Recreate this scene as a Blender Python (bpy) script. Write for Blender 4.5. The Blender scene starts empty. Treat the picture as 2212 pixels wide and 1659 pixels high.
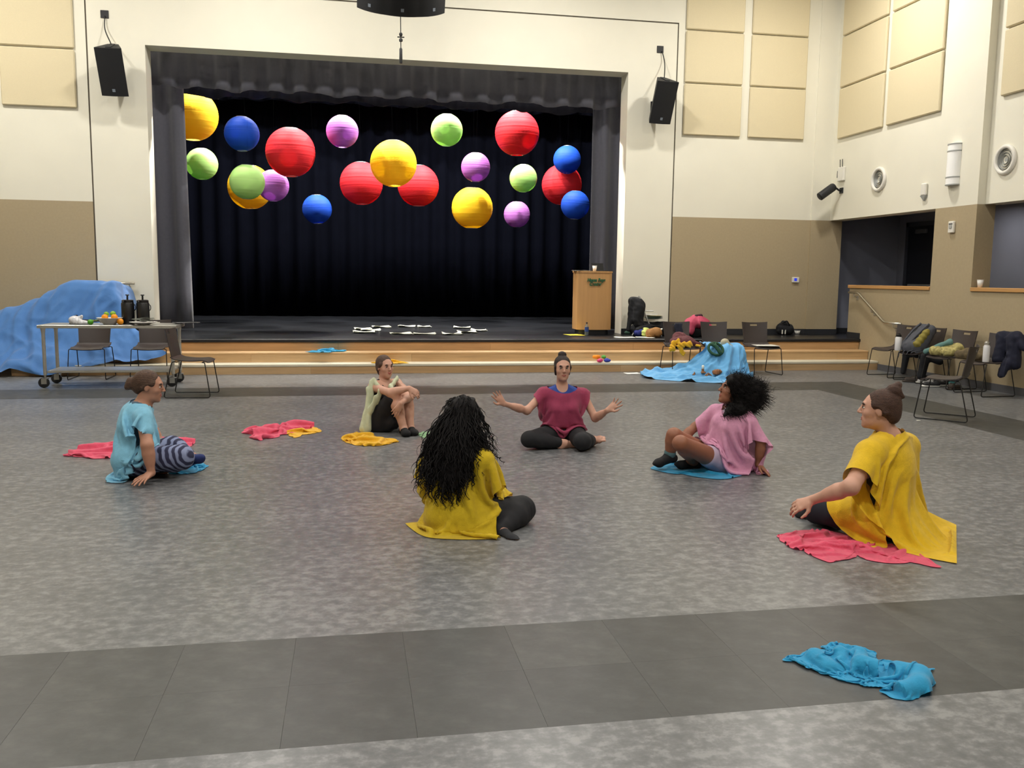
import bpy, math, random
import numpy as np
from mathutils import Vector, Matrix, Euler
PI = math.pi
sc = bpy.context.scene
COL = sc.collection

# ------------------------------------------------------------------ camera
cam_d = bpy.data.cameras.new('camera')
cam_d.sensor_fit = 'HORIZONTAL'; cam_d.sensor_width = 36.0
cam_d.lens = 36.0 * 1898.09 / 2212.0
cam_d.clip_start = 0.05; cam_d.clip_end = 200
cam = bpy.data.objects.new('camera', cam_d); COL.objects.link(cam)
cam.matrix_world = Matrix(((0.983642, 0.009456, -0.179885, 0.000000), (-0.179692, 0.121327, -0.976212, 0.000000), (0.012594, 0.992567, 0.121042, 1.500000), (0.000000, 0.000000, 0.000000, 1.000000)))
sc.camera = cam

# ------------------------------------------------------------------ world, exposure
w = bpy.data.worlds.new('world'); sc.world = w; w.use_nodes = True
w.node_tree.nodes['Background'].inputs[0].default_value = (0.9, 0.95, 1.0, 1)
w.node_tree.nodes['Background'].inputs[1].default_value = 0.05
sc.view_settings.view_transform = 'Standard'
sc.view_settings.look = 'None'
sc.view_settings.exposure = 0.0
sc.view_settings.gamma = 1.0
sc.view_settings.use_curve_mapping = False
sc.cycles.max_bounces = 5; sc.cycles.diffuse_bounces = 3; sc.cycles.glossy_bounces = 2; sc.cycles.transmission_bounces = 4; sc.cycles.transparent_max_bounces = 8
sc.cycles.caustics_reflective = False; sc.cycles.caustics_refractive = False
sc.cycles.use_adaptive_sampling = True; sc.cycles.adaptive_threshold = .06; sc.cycles.adaptive_min_samples = 12

# ------------------------------------------------------------------ lamp settings (the lamps themselves are built with the ceiling)
HALL_W = 150.0          # watts of one hall ceiling lamp
STAGE_W = 520.0         # watts of one stage border lamp
LAMP_COL = (1.0, 0.968, 0.905)
CEIL_Z = 7.4

# ------------------------------------------------------------------ helpers
def lin(h):
    h = h.lstrip('#')
    c = [int(h[i:i+2], 16) / 255 for i in (0, 2, 4)]
    return tuple(x / 12.92 if x <= .04045 else ((x + .055) / 1.055) ** 2.4 for x in c) + (1,)

MATS = {}
def mat(name, col, rough=.6, metal=0., var=0., vscale=6., bump=0., bscale=60., alpha=1., sss=0., spec=.5, stretch=None, ior=None, transm=0., emit=None, sheen=0., transl=0.):
    if name in MATS: return MATS[name]
    m = bpy.data.materials.new(name); m.use_nodes = True
    nt = m.node_tree; N = nt.nodes; L = nt.links
    b = N['Principled BSDF']; out = N['Material Output']
    c = lin(col)
    b.inputs['Base Color'].default_value = c
    b.inputs['Roughness'].default_value = rough
    b.inputs['Metallic'].default_value = metal
    b.inputs['Specular IOR Level'].default_value = spec
    if sheen: b.inputs['Sheen Weight'].default_value = sheen
    if sss:
        b.inputs['Subsurface Weight'].default_value = sss
        b.inputs['Subsurface Radius'].default_value = (.012, .005, .003)
        b.inputs['Subsurface Scale'].default_value = 1.0
    if transm: b.inputs['Transmission Weight'].default_value = transm
    if ior: b.inputs['IOR'].default_value = ior
    if emit:
        b.inputs['Emission Color'].default_value = lin(emit[0]); b.inputs['Emission Strength'].default_value = emit[1]
    if var or bump:
        tc = N.new('ShaderNodeTexCoord'); mp = N.new('ShaderNodeMapping')
        L.new(tc.outputs['Object'], mp.inputs[0])
        if stretch: mp.inputs['Scale'].default_value = stretch
    if var:
        n = N.new('ShaderNodeTexNoise'); n.inputs['Scale'].default_value = vscale; n.inputs['Detail'].default_value = 5
        L.new(mp.outputs[0], n.inputs['Vector'])
        r = N.new('ShaderNodeMapRange')
        r.inputs['From Min'].default_value = .3; r.inputs['From Max'].default_value = .7
        r.inputs['To Min'].default_value = 1 - var; r.inputs['To Max'].default_value = 1 + var
        L.new(n.outputs['Fac'], r.inputs['Value'])
        mx = N.new('ShaderNodeMix'); mx.data_type = 'RGBA'; mx.blend_type = 'MULTIPLY'; mx.inputs['Factor'].default_value = 1
        mx.inputs['A'].default_value = c
        L.new(r.outputs[0], mx.inputs['B']); L.new(mx.outputs['Result'], b.inputs['Base Color'])
    if bump:
        n2 = N.new('ShaderNodeTexNoise'); n2.inputs['Scale'].default_value = bscale; n2.inputs['Detail'].default_value = 4
        L.new(mp.outputs[0], n2.inputs['Vector'])
        bp = N.new('ShaderNodeBump'); bp.inputs['Strength'].default_value = bump; bp.inputs['Distance'].default_value = .01
        L.new(n2.outputs['Fac'], bp.inputs['Height']); L.new(bp.outputs[0], b.inputs['Normal'])
    last = b.outputs[0]
    if transl:
        tl = N.new('ShaderNodeBsdfTranslucent'); tl.inputs[0].default_value = c
        ms = N.new('ShaderNodeMixShader'); ms.inputs[0].default_value = transl
        L.new(last, ms.inputs[1]); L.new(tl.outputs[0], ms.inputs[2]); last = ms.outputs[0]
    if alpha < 1:
        tr = N.new('ShaderNodeBsdfTransparent')
        tr.inputs[0].default_value = tuple(.35 + .65 * x for x in c[:3]) + (1,)
        ms = N.new('ShaderNodeMixShader'); ms.inputs[0].default_value = alpha
        L.new(tr.outputs[0], ms.inputs[1]); L.new(last, ms.inputs[2]); last = ms.outputs[0]
    L.new(last, out.inputs[0])
    MATS[name] = m
    return m

def tag(o, label=None, cat=None, group=None, kind=None):
    if label: o['label'] = label
    if cat: o['category'] = cat
    if group: o['group'] = group
    if kind: o['kind'] = kind
    return o

def thing(name, label, cat, loc=(0, 0, 0), rz=0., group=None):
    o = bpy.data.objects.new(name, None); COL.objects.link(o)
    o.empty_display_size = .1
    o.location = loc; o.rotation_euler = (0, 0, rz)
    return tag(o, label, cat, group)

def mesh_obj(name, V, F, m=None, parent=None, smooth=False, world=False, mats=None, fm=None):
    """one mesh object; world=True: V is in world coordinates, made relative to the parent root"""
    V = np.asarray(V, dtype=float)
    if world and parent is not None:
        mw = Matrix.LocRotScale(parent.location, parent.rotation_euler, None)
        p = parent.parent
        while p is not None:
            mw = Matrix.LocRotScale(p.location, p.rotation_euler, None) @ mw; p = p.parent
        A = np.array(mw.inverted())
        V = V @ A[:3, :3].T + A[:3, 3]
    me = bpy.data.meshes.new(name)
    me.from_pydata(V.tolist(), [], [tuple(int(i) for i in f) for f in F])
    me.validate(verbose=False)
    if m is not None: me.materials.append(m)
    if mats:
        for x in mats: me.materials.append(x)
        if fm is not None: me.polygons.foreach_set('material_index', np.asarray(fm, dtype=np.int32))
    if smooth: me.polygons.foreach_set('use_smooth', [True] * len(me.polygons))
    me.update()
    o = bpy.data.objects.new(name, me); COL.objects.link(o)
    if parent is not None: o.parent = parent
    return o

class MB:
    """collects shapes into one mesh"""
    def __init__(s): s.v = []; s.f = []
    def add(s, V, F, M=None):
        n = len(s.v)
        for p in V:
            s.v.append(tuple(M @ Vector(p)) if M is not None else tuple(p))
        s.f += [tuple(i + n for i in f) for f in F]
        return s
    def box(s, x0, x1, y0, y1, z0, z1, bev=0., M=None):
        if x0 > x1: x0, x1 = x1, x0
        if y0 > y1: y0, y1 = y1, y0
        if z0 > z1: z0, z1 = z1, z0
        if bev <= 0:
            V = [(x, y, z) for z in (z0, z1) for y in (y0, y1) for x in (x0, x1)]
            F = [(0, 2, 3, 1), (4, 5, 7, 6), (0, 1, 5, 4), (2, 6, 7, 3), (0, 4, 6, 2), (1, 3, 7, 5)]
            return s.add(V, F, M)
        b = min(bev, (x1-x0)*.49, (y1-y0)*.49, (z1-z0)*.49)
        V = []; idx = {}
        for ix, x in enumerate((x0, x1)):
            for iy, y in enumerate((y0, y1)):
                for iz, z in enumerate((z0, z1)):
                    sx, sy, sz = (1 if ix == 0 else -1), (1 if iy == 0 else -1), (1 if iz == 0 else -1)
                    idx[ix, iy, iz, 0] = len(V); V.append((x, y + sy*b, z + sz*b))
                    idx[ix, iy, iz, 1] = len(V); V.append((x + sx*b, y, z + sz*b))
                    idx[ix, iy, iz, 2] = len(V); V.append((x + sx*b, y + sy*b, z))
        F = []
        for i in (0, 1):
            q = [idx[i, a, c, 0] for a, c in ((0, 0), (0, 1), (1, 1), (1, 0))]; F.append(q if i == 0 else q[::-1])
            q = [idx[a, i, c, 1] for a, c in ((0, 0), (1, 0), (1, 1), (0, 1))]; F.append(q if i == 0 else q[::-1])
            q = [idx[a, c, i, 2] for a, c in ((0, 0), (0, 1), (1, 1), (1, 0))]; F.append(q if i == 0 else q[::-1])
        for a in (0, 1):
            for c in (0, 1):
                q = [idx[0, a, c, 1], idx[1, a, c, 1], idx[1, a, c, 2], idx[0, a, c, 2]]; F.append(q if (a + c) % 2 else q[::-1])
                q = [idx[a, 0, c, 0], idx[a, 1, c, 0], idx[a, 1, c, 2], idx[a, 0, c, 2]]; F.append(q[::-1] if (a + c) % 2 else q)
                q = [idx[a, c, 0, 0], idx[a, c, 1, 0], idx[a, c, 1, 1], idx[a, c, 0, 1]]; F.append(q if (a + c) % 2 else q[::-1])
        for a in (0, 1):
            for c in (0, 1):
                for e in (0, 1):
                    q = [idx[a, c, e, k] for k in range(3)]; F.append(q if (a + c + e) % 2 == 0 else q[::-1])
        return s.add(V, F, M)
    def tube(s, pts, r, n=8, cap=True, M=None):
        pts = [Vector(p) for p in pts]
        rs = r if isinstance(r, (list, tuple)) else [r] * len(pts)
        V = []; F = []
        t0 = (pts[1] - pts[0]).normalized()
        u = t0.orthogonal().normalized()
        for i, p in enumerate(pts):
            if i == 0: t = t0
            elif i == len(pts) - 1: t = (pts[i] - pts[i-1]).normalized()
            else:
                t = ((pts[i+1] - pts[i]).normalized() + (pts[i] - pts[i-1]).normalized())
                t = t.normalized() if t.length > 1e-6 else t0
            u = (u - t * u.dot(t))
            u = u.normalized() if u.length > 1e-6 else t.orthogonal().normalized()
            v = t.cross(u)
            for k in range(n):
                a = 2 * PI * k / n
                V.append(p + (u * math.cos(a) + v * math.sin(a)) * rs[i])
        for i in range(len(pts) - 1):
            for k in range(n):
                k2 = (k + 1) % n
                F.append((i*n + k, i*n + k2, (i+1)*n + k2, (i+1)*n + k))
        if cap:
            F.append(tuple(range(n))[::-1]); F.append(tuple((len(pts)-1)*n + k for k in range(n)))
        return s.add(V, F, M)
    def lathe(s, prof, n=24, M=None):
        """prof: list of (radius, z), bottom to top"""
        V = []; F = []; rings = []
        for r, z in prof:
            if r < 1e-6: rings.append([len(V)]); V.append((0, 0, z))
            else:
                rings.append(list(range(len(V), len(V) + n)))
                V += [(r * math.cos(2*PI*k/n), r * math.sin(2*PI*k/n), z) for k in range(n)]
        for a, b in zip(rings, rings[1:]):
            for k in range(n):
                k2 = (k + 1) % n
                if len(a) == 1 and len(b) == 1: continue
                if len(a) == 1: F.append((a[0], b[k2], b[k]))
                elif len(b) == 1: F.append((a[k], a[k2], b[0]))
                else: F.append((a[k], a[k2], b[k2], b[k]))
        return s.add(V, F, M)
    def grid(s, f, nu, nv, M=None, wrap=False):
        V = [f(i / nu, j / nv) for j in range(nv + 1) for i in range(nu + 1)]
        F = [(j*(nu+1)+i, j*(nu+1)+i+1, (j+1)*(nu+1)+i+1, (j+1)*(nu+1)+i) for j in range(nv) for i in range(nu)]
        return s.add(V, F, M)
    def slab(s, f, nu, nv, thick, M=None, hole=None):
        """a sheet f(u,v) with real thickness along its normals"""
        P = np.array([[f(i / nu, j / nv) for i in range(nu + 1)] for j in range(nv + 1)], dtype=float)
        du = np.gradient(P, axis=1); dv = np.gradient(P, axis=0)
        nn = np.cross(du, dv); nn /= np.maximum(np.linalg.norm(nn, axis=2, keepdims=True), 1e-9)
        A = (P + nn * thick / 2).reshape(-1, 3); B = (P - nn * thick / 2).reshape(-1, 3)
        W = nu + 1; n = len(A); F = []
        for j in range(nv):
            for i in range(nu):
                a = j*W + i
                if hole and hole[0] <= i < hole[1] and hole[2] <= j < hole[3]: continue
                F.append((a, a+1, a+W+1, a+W)); F.append((n+a, n+a+W, n+a+W+1, n+a+1))
        if hole:
            i0, i1, j0, j1 = hole
            for i in range(i0, i1):
                a = j0*W + i; F.append((a, a+1, n+a+1, n+a)); a = j1*W + i; F.append((a, n+a, n+a+1, a+1))
            for j in range(j0, j1):
                a = j*W + i0; F.append((a, n+a, n+a+W, a+W)); a = j*W + i1; F.append((a, a+W, n+a+W, n+a))
        for i in range(nu):
            F.append((i, n+i, n+i+1, i+1)); a = nv*W + i; F.append((a, a+1, n+a+1, n+a))
        for j in range(nv):
            a = j*W; F.append((a, a+W, n+a+W, n+a)); a = j*W + nu; F.append((a, n+a, n+a+W, a+W))
        return s.add(np.vstack([A, B]).tolist(), F, M)
    def build(s, name, m=None, parent=None, smooth=False, world=False, angle=None):
        o = mesh_obj(name, s.v, s.f, m, parent, smooth, world)
        if angle is not None:
            o.data.polygons.foreach_set('use_smooth', [True] * len(o.data.polygons))
            o.data.set_sharp_from_angle(angle=math.radians(angle))
        return o

def struct(name, mb, m, parent=None, world=True, angle=None):
    o = mb.build(name, m, parent, angle=angle)
    if parent is None: o['kind'] = 'structure'
    return o

def kids(o): return [c for c in COL.objects if c.parent == o]
def dup(root, loc, rz=0., label=None, group=None):
    r = root.copy(); COL.objects.link(r); r.location = loc; r.rotation_euler = (0, 0, rz)
    if label: r['label'] = label
    if group: r['group'] = group
    for ch in kids(root):
        c = ch.copy(); COL.objects.link(c); c.parent = r
        for g in kids(ch):
            d = g.copy(); COL.objects.link(d); d.parent = c
    return r

def arc_path(pts, rad, n=5):
    """round the corners of a polyline"""
    pts = [Vector(p) for p in pts]; out = [pts[0]]
    for a, b, c in zip(pts, pts[1:], pts[2:]):
        d1 = (a - b).normalized(); d2 = (c - b).normalized()
        r = min(rad, (a-b).length * .45, (c-b).length * .45)
        p, q = b + d1 * r, b + d2 * r
        for i in range(n + 1):
            t = i / n
            out.append(p * (1-t)**2 + b * 2*t*(1-t) + q * t*t)
    out.append(pts[-1]); return out

def bez(pts, n=24):
    """smooth Catmull-Rom path through points"""
    P = [np.array(p, float) for p in pts]; P = [2*P[0]-P[1]] + P + [2*P[-1]-P[-2]]
    out = []
    k = len(P) - 3
    for i in range(k):
        p0, p1, p2, p3 = P[i:i+4]
        m = max(2, n // k)
        for j in range(m + (1 if i == k-1 else 0)):
            t = j / m
            out.append(tuple(.5*((2*p1) + (-p0+p2)*t + (2*p0-5*p1+4*p2-p3)*t*t + (-p0+3*p1-3*p2+p3)*t**3)))
    return out

def vnoise(x, y, seed=0):
    """smooth value noise on numpy arrays"""
    xi = np.floor(x).astype(np.int64); yi = np.floor(y).astype(np.int64)
    xf = x - xi; yf = y - yi
    def h(a, b):
        v = (a * 374761393 + b * 668265263 + seed * 1274126177) & 0xffffffff
        v = ((v ^ (v >> 13)) * 1274126177) & 0xffffffff
        return ((v ^ (v >> 16)) & 0xffff) / 65535.
    u = xf*xf*(3-2*xf); v = yf*yf*(3-2*yf)
    return (h(xi, yi)*(1-u) + h(xi+1, yi)*u)*(1-v) + (h(xi, yi+1)*(1-u) + h(xi+1, yi+1)*u)*v

# ================================================================== the room
SZ = .49            # stage level
YW = 15.4           # stage wall face
XR = 8.85           # right wall face
M_white = mat('wall_white_paint', '#e6e2d2', .75, var=.025, vscale=1.2, bump=.06, bscale=180)
M_beige = mat('wall_beige_vinyl', '#ab9b7d', .8, var=.03, vscale=30, bump=.12, bscale=220)
M_panel = mat('acoustic_fabric', '#d6c9a8', .9, var=.02, vscale=90, bump=.1, bscale=400)
M_joint = mat('joint_dark', '#5d564a', .8)  # dark tone of the reveal joints, also under the stage
M_black = mat('black_paint', '#17181d', .42, var=.12, vscale=5)
M_deck = mat('stage_deck_black', '#14161b', .3, var=.25, vscale=3, bump=.05, bscale=30, stretch=(1, 2.5, 1))
M_wood = [mat('maple_board_a', '#c8a478', .45, var=.10, vscale=3, stretch=(.5, 8, 8)),
          mat('maple_board_b', '#c19c70', .45, var=.12, vscale=3, stretch=(.5, 8, 8)),
          mat('maple_board_c', '#ccaa7f', .45, var=.09, vscale=3, stretch=(.5, 8, 8))]
M_tread = mat('pale_nosing_vinyl', '#cfc8b4', .5, var=.05, vscale=5)
M_ledge = mat('maple_ledge', '#c2925a', .45, var=.08, vscale=4, stretch=(6, .6, 6))
M_base = mat('rubber_baseboard', '#2b2c30', .5)
M_basegrey = mat('grey_baseboard', '#55565a', .5)
M_bluegrey = mat('corridor_blue_grey_paint', '#7c7f8e', .8, var=.03, vscale=2)
M_ceil = mat('ceiling_tile_white', '#dcd8cf', .9, var=.03, vscale=10)
M_steel = mat('brushed_steel', '#c4c3bd', .35, metal=.8, var=.05, vscale=30)
M_chrome = mat('satin_rail_steel', '#c9c5bb', .28, metal=1.)

def floor_mat(name, c0, c1, c2, rough, scale):
    m = bpy.data.materials.new(name); m.use_nodes = True
    nt = m.node_tree; N = nt.nodes; L = nt.links; b = N['Principled BSDF']
    tc = N.new('ShaderNodeTexCoord'); mp = N.new('ShaderNodeMapping'); mp.inputs['Scale'].default_value = (1, 1.25, 1)
    L.new(tc.outputs['Object'], mp.inputs[0])
    n1 = N.new('ShaderNodeTexNoise'); n1.inputs['Scale'].default_value = scale; n1.inputs['Detail'].default_value = 8; n1.inputs['Roughness'].default_value = .66
    n1.inputs['Distortion'].default_value = .0
    L.new(mp.outputs[0], n1.inputs['Vector'])
    n2 = N.new('ShaderNodeTexNoise'); n2.inputs['Scale'].default_value = scale * .09; n2.inputs['Detail'].default_value = 3
    L.new(mp.outputs[0], n2.inputs['Vector'])
    ad = N.new('ShaderNodeMath'); ad.operation = 'MULTIPLY_ADD'; ad.inputs[1].default_value = .22
    L.new(n2.outputs['Fac'], ad.inputs[0]); L.new(n1.outputs['Fac'], ad.inputs[2])
    cr = N.new('ShaderNodeValToRGB'); e = cr.color_ramp.elements
    e[0].position = .49; e[0].color = lin(c0); e[1].position = .73; e[1].color = lin(c2)
    k = e.new(.61); k.color = lin(c1)
    L.new(ad.outputs[0], cr.inputs[0])
    L.new(cr.outputs[0], b.inputs['Base Color'])
    b.inputs['Roughness'].default_value = rough
    bp = N.new('ShaderNodeBump'); bp.inputs['Strength'].default_value = .05; bp.inputs['Distance'].default_value = .01
    L.new(n1.outputs['Fac'], bp.inputs['Height']); L.new(bp.outputs[0], b.inputs['Normal'])
    return m
M_floor = floor_mat('mottled_grey_vinyl', '#585a5c', '#666769', '#7e7f80', .33, 15)
M_dark = [floor_mat('charcoal_vinyl_a', '#353636', '#3c3d3d', '#454645', .42, 7),
          floor_mat('charcoal_vinyl_b', '#3a3b3a', '#424342', '#4b4c4a', .42, 7),
          floor_mat('charcoal_vinyl_c', '#323333', '#393a3a', '#414242', .42, 7)]

BO = (-5.6, 7.25, 2.72, 12.0); BI = (-4.7, 6.35, 3.595, 11.1)
fl = MB()
T = -.12
for x0, x1, y0, y1 in [(-7.2, 9.0, -6, BO[2]), (-7.2, 9.0, BO[3], 15.4), (-7.2, BO[0], BO[2], BO[3]), (BO[1], 9.0, BO[2], BO[3]), (BI[0], BI[1], BI[2], BI[3])]:
    fl.box(x0, x1, y0, y1, T, 0)
floor = struct('floor', fl, M_floor)
band = MB().box(BO[0], BO[1], BI[3], BO[3], T, 0).box(BO[0], BI[0], BI[2], BI[3], T, 0).box(BI[1], BO[1], BI[2], BI[3], T, 0)
band.build('dark_border', M_dark[0], floor)
MB().box(BO[0], BO[1], BO[2], BI[2], T, -.006).build('tile_bed', M_base, floor)
rng = random.Random(4)
tile_me = {}
S = .4375
for row in range(2):
    for k in range(-13, 17):
        x0 = -.235 + S * k; x1 = x0 + S
        x0c, x1c = max(x0, BO[0]), min(x1, BO[1])
        if x1c - x0c < .05: continue
        full = (x1c - x0c) > S - .001
        mi = (0 if (k // 2) % 2 == 0 else 1) if rng.random() < .7 else 2
        key = (mi, full)
        if full and key in tile_me:
            o = bpy.data.objects.new('tile', tile_me[key]); COL.objects.link(o); o.parent = floor
        else:
            g = .00022
            o = MB().box(g, x1c - x0c - g, g, S - g, -.006, .0, .0003).build('tile', M_dark[mi], floor)
            if full: tile_me[key] = o.data
        o.location = (x0c, BO[2] + row * S, 0)

# --- ceiling, unseen walls
struct('ceiling', MB().box(-7.5, 10.7, -6.3, 15.8, CEIL_Z, CEIL_Z + .2), M_ceil)
wl = struct('wall_left', MB().box(-7.5, -7.2, -6.3, 15.8, 2.62, CEIL_Z), M_white)
MB().box(-7.5, -7.2, -6.3, 15.8, 0, 2.62).build('wainscot', M_beige, wl)
wf = struct('wall_front', MB().box(-7.2, 10.7, -6.3, -6, 2.62, CEIL_Z), M_white)
MB().box(-7.2, 10.7, -6.3, -6, 0, 2.62).build('wainscot', M_beige, wf)

# --- stage wall with the proscenium opening
PX0, PX1, PZ = -3.19, 4.85, 5.10
JX0, JX1, JZ = -4.06, 5.75, 5.98
YB = YW + .40
wb = struct('wall_back', MB().box(-7.2, JX0 - .012, YW, YB, 2.62, CEIL_Z).box(JX1 + .012, 8.47, YW, YB, 2.62, CEIL_Z)
            .box(JX0 - .012, JX1 + .012, YW, YB, JZ + .012, CEIL_Z), M_white)
MB().box(JX0 + .012, PX0, YW, YB, SZ, JZ - .012).box(PX1, JX1 - .012, YW, YB, SZ, JZ - .012).box(PX0, PX1, YW, YB, PZ, JZ - .012).build('proscenium_surround', M_white, wb)
MB().box(JX0 - .012, JX0 + .012, YW + .015, YB, SZ, JZ + .012).box(JX1 - .012, JX1 + .012, YW + .015, YB, SZ, JZ + .012).box(JX0, JX1, YW + .015, YB, JZ - .012, JZ + .012).build('reveal_joint', M_joint, wb)
MB().box(-7.2, JX0 - .012, YW, YB, SZ, 2.62).box(-7.2, -4.79, YW, YB, 0, SZ).build('wainscot', M_beige, wb)
MB().box(JX1 + .012, 8.47, YW, YB, SZ, 2.62).build('wainscot', M_beige, wb)
MB().box(8.47, 9.1, YW - .03, YB, 2.62, CEIL_Z).build('pilaster', M_white, wb)
MB().box(8.47, 9.1, YW - .03, YB, SZ, 2.62).build('pilaster_base', M_beige, wb)

def panel_mesh(w, h, t=.05):
    return MB().box(-w/2, w/2, -t, 0, 0, h, .014)
pme = None
PH, PW, PG, PB = .885, 1.09, .025, 4.07
for x0 in (5.89, 7.135):
    for i in range(4):
        hh = PH if i < 3 else .55
        if pme is None or i == 3:
            o = panel_mesh(PW, hh).build('acoustic_panel', M_panel, wb)
            if i < 3: pme = o.data
        else:
            o = bpy.data.objects.new('acoustic_panel', pme); COL.objects.link(o); o.parent = wb
        o.location = (x0 + PW/2, YW, PB + i * (PH + PG))
for x0 in (-5.33, -6.57):
    for i in range(4):
        hh = PH if i < 3 else .55
        o = bpy.data.objects.new('acoustic_panel', pme) if i < 3 else panel_mesh(PW, hh).build('acoustic_panel', M_panel)
        if i < 3: COL.objects.link(o)
        o.parent = wb; o.location = (x0 + PW/2, YW, PB + i * (PH + PG))

# --- right wall: white above, pillar and low walls below, corridor behind
wr = struct('wall_right', MB().box(XR, XR + .3, 11.41, YW, 2.62, CEIL_Z).box(XR + .12, XR + .42, -6, 11.41, 2.62, CEIL_Z), M_white)
MB().box(XR, XR + .3, 11.41, 12.33, 0, 2.62).build('pillar', M_beige, wr)
MB().box(XR, XR + .3, -6, 7.0, 0, 2.62).build('wainscot', M_beige, wr)
MB().box(XR, XR + .16, 12.33, 14.57, 0, 1.375).build('low_wall', M_beige, wr)
MB().box(XR, XR + .16, 7.0, 11.41, 0, 1.375).build('low_wall', M_beige, wr)
MB().box(XR - .025, XR + .19, 12.33, 14.60, 1.375, 1.432, .006).build('ledge', M_ledge, wr)
MB().box(XR - .025, XR + .19, 7.0, 11.40, 1.375, 1.432, .006).build('ledge', M_ledge, wr)
for y0, ww in ((13.84, 1.37), (12.35, 1.36)):
    for i in range(4):
        hh = PH if i < 3 else .55
        o = panel_mesh(ww, hh).build('acoustic_panel', M_panel, wr)
        o.location = (XR, y0 + ww/2, PB + .01 + i * (PH + PG)); o.rotation_euler = (0, 0, -PI/2)
for y0 in (9.85, 8.3):
    for i in range(4):
        hh = PH if i < 3 else .55
        o = panel_mesh(1.36, hh).build('acoustic_panel', M_panel, wr)
        o.location = (XR + .12, y0 + .68, PB + .01 + i * (PH + PG)); o.rotation_euler = (0, 0, -PI/2)
struct('baseboard_right', MB().box(XR - .012, XR + .02, 12.34, 13.56, 0, .105).box(XR - .012, XR + .02, -6, 12.34, 0, .105), M_basegrey)
struct('baseboard_back', MB().box(PX1 + .0, 8.47, YW - .015, YW + .02, SZ, SZ + .10).box(8.46, 9.1, YW - .045, YW, SZ, SZ + .10).box(-7.2, PX0, YW - .015, YW + .02, SZ, SZ + .10)
       .box(XR - .012, XR + .02, 14.16, 14.57, SZ, SZ + .10), M_base)
# corridor beyond the low wall
cw = struct('wall_corridor', MB().box(10.55, 10.75, -6, 15.9, SZ, 2.95).box(9.1, 10.55, 15.75, 15.95, SZ, 2.95), M_bluegrey)
MB().box(9.15, 10.55, -6, 15.8, 2.78, 2.95).build('soffit', M_ceil, cw)
MB().box(9.01, 10.75, -6, 14.57, -.1, SZ).box(8.85, 10.75, 14.57, 15.95, -.1, SZ).build('corridor_floor', M_deck, cw)
MB().box(9.1, 10.55, 15.735, 15.75, SZ, SZ + .10).build('skirting', M_base, cw)
# corridor door
M_door = mat('door_dark_paint', '#191a22', .4, var=.06, vscale=4)
M_dframe = mat('door_frame_grey', '#3a3c46', .5)
M_glassblue = mat('door_lite_glass', '#3f66ad', .15, spec=.8)
dr = struct('door_1', MB().box(10.50, 10.55, 14.36, 15.36, SZ + .01, 2.54), M_door)
MB().box(10.485, 10.55, 15.36, 15.44, SZ, 2.62).box(10.485, 10.55, 14.28, 14.36, SZ, 2.62).box(10.485, 10.55, 14.28, 15.44, 2.54, 2.62).build('frame', M_dframe, dr)
MB().box(10.492, 10.5, 14.47, 14.62, 1.45, 2.35, .003).build('pane', M_glassblue, dr)
MB().box(10.44, 10.5, 14.80, 15.10, 2.40, 2.48, .01).build('closer', M_basegrey, dr)
MB().box(10.49, 10.5, 14.42, 15.30, 1.38, 1.46, .003).build('push_bar', M_steel, dr)

# ================================================================== ceiling lamps (above the frame)
M_lamp = mat('lamp_lens', '#fff4e0', .5, emit=('#ffeccc', 12.))
M_house = mat('lamp_housing', '#d8d6d0', .4, metal=.6)
def area(name, loc, size, power, parent, col=LAMP_COL, rot=(0, 0, 0)):
    l = bpy.data.lights.new(name, 'AREA'); l.shape = 'DISK'; l.size = size; l.energy = power; l.color = col
    o = bpy.data.objects.new(name, l); COL.objects.link(o); o.parent = parent; o.location = loc; o.rotation_euler = rot
    return o
lamp0 = None
HALL_LAMPS = [(-5.4, 12.7), (-1.3, 12.7), (2.9, 12.7), (7.0, 12.7), (-3.8, 6.8), (0.8, 6.8), (5.6, 6.8), (-3.8, .5), (0.8, .5), (5.6, .5)]
for i, (x, y) in enumerate(HALL_LAMPS):
    if lamp0 is None:
        lamp0 = thing('ceiling_lamp', 'round white ceiling lamp high above the hall floor', 'lamp', (x, y, CEIL_Z), 0, 'hall ceiling lamps')
        MB().lathe([(.0, 0), (.08, -.0), (.10, -.10), (.30, -.26), (.31, -.30), (.28, -.30), (.26, -.27), (0, -.2)], 28).build('housing', M_house, lamp0, smooth=True)
        MB().lathe([(0, -.285), (.25, -.285), (.25, -.275), (0, -.275)], 28).build('lens', M_lamp, lamp0)
        area('lamp_light', (0, 0, -.31), .5, HALL_W * 1.12, lamp0)
    else:
        d_ = dup(lamp0, (x, y, CEIL_Z))
        for k_ in kids(d_):
            if k_.type == 'LIGHT':
                k_.data = k_.data.copy(); k_.data.energy = HALL_W * (1.12 if y > 10 else .72 if y > 3 else 1.35)
cl_ = thing('corridor_fill_lamp', 'small round fill lamp added out of view to brighten the corridor beyond the low wall', 'lamp', (9.85, 12.6, 2.78))  # added fill, out of view, only to lift the dark corridor
MB().lathe([(0, 0), (.12, 0), (.12, -.03), (0, -.03)], 24).build('housing', M_house, cl_)
area('corridor_fill_light', (0, 0, -.05), .2, 9., cl_)

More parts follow.
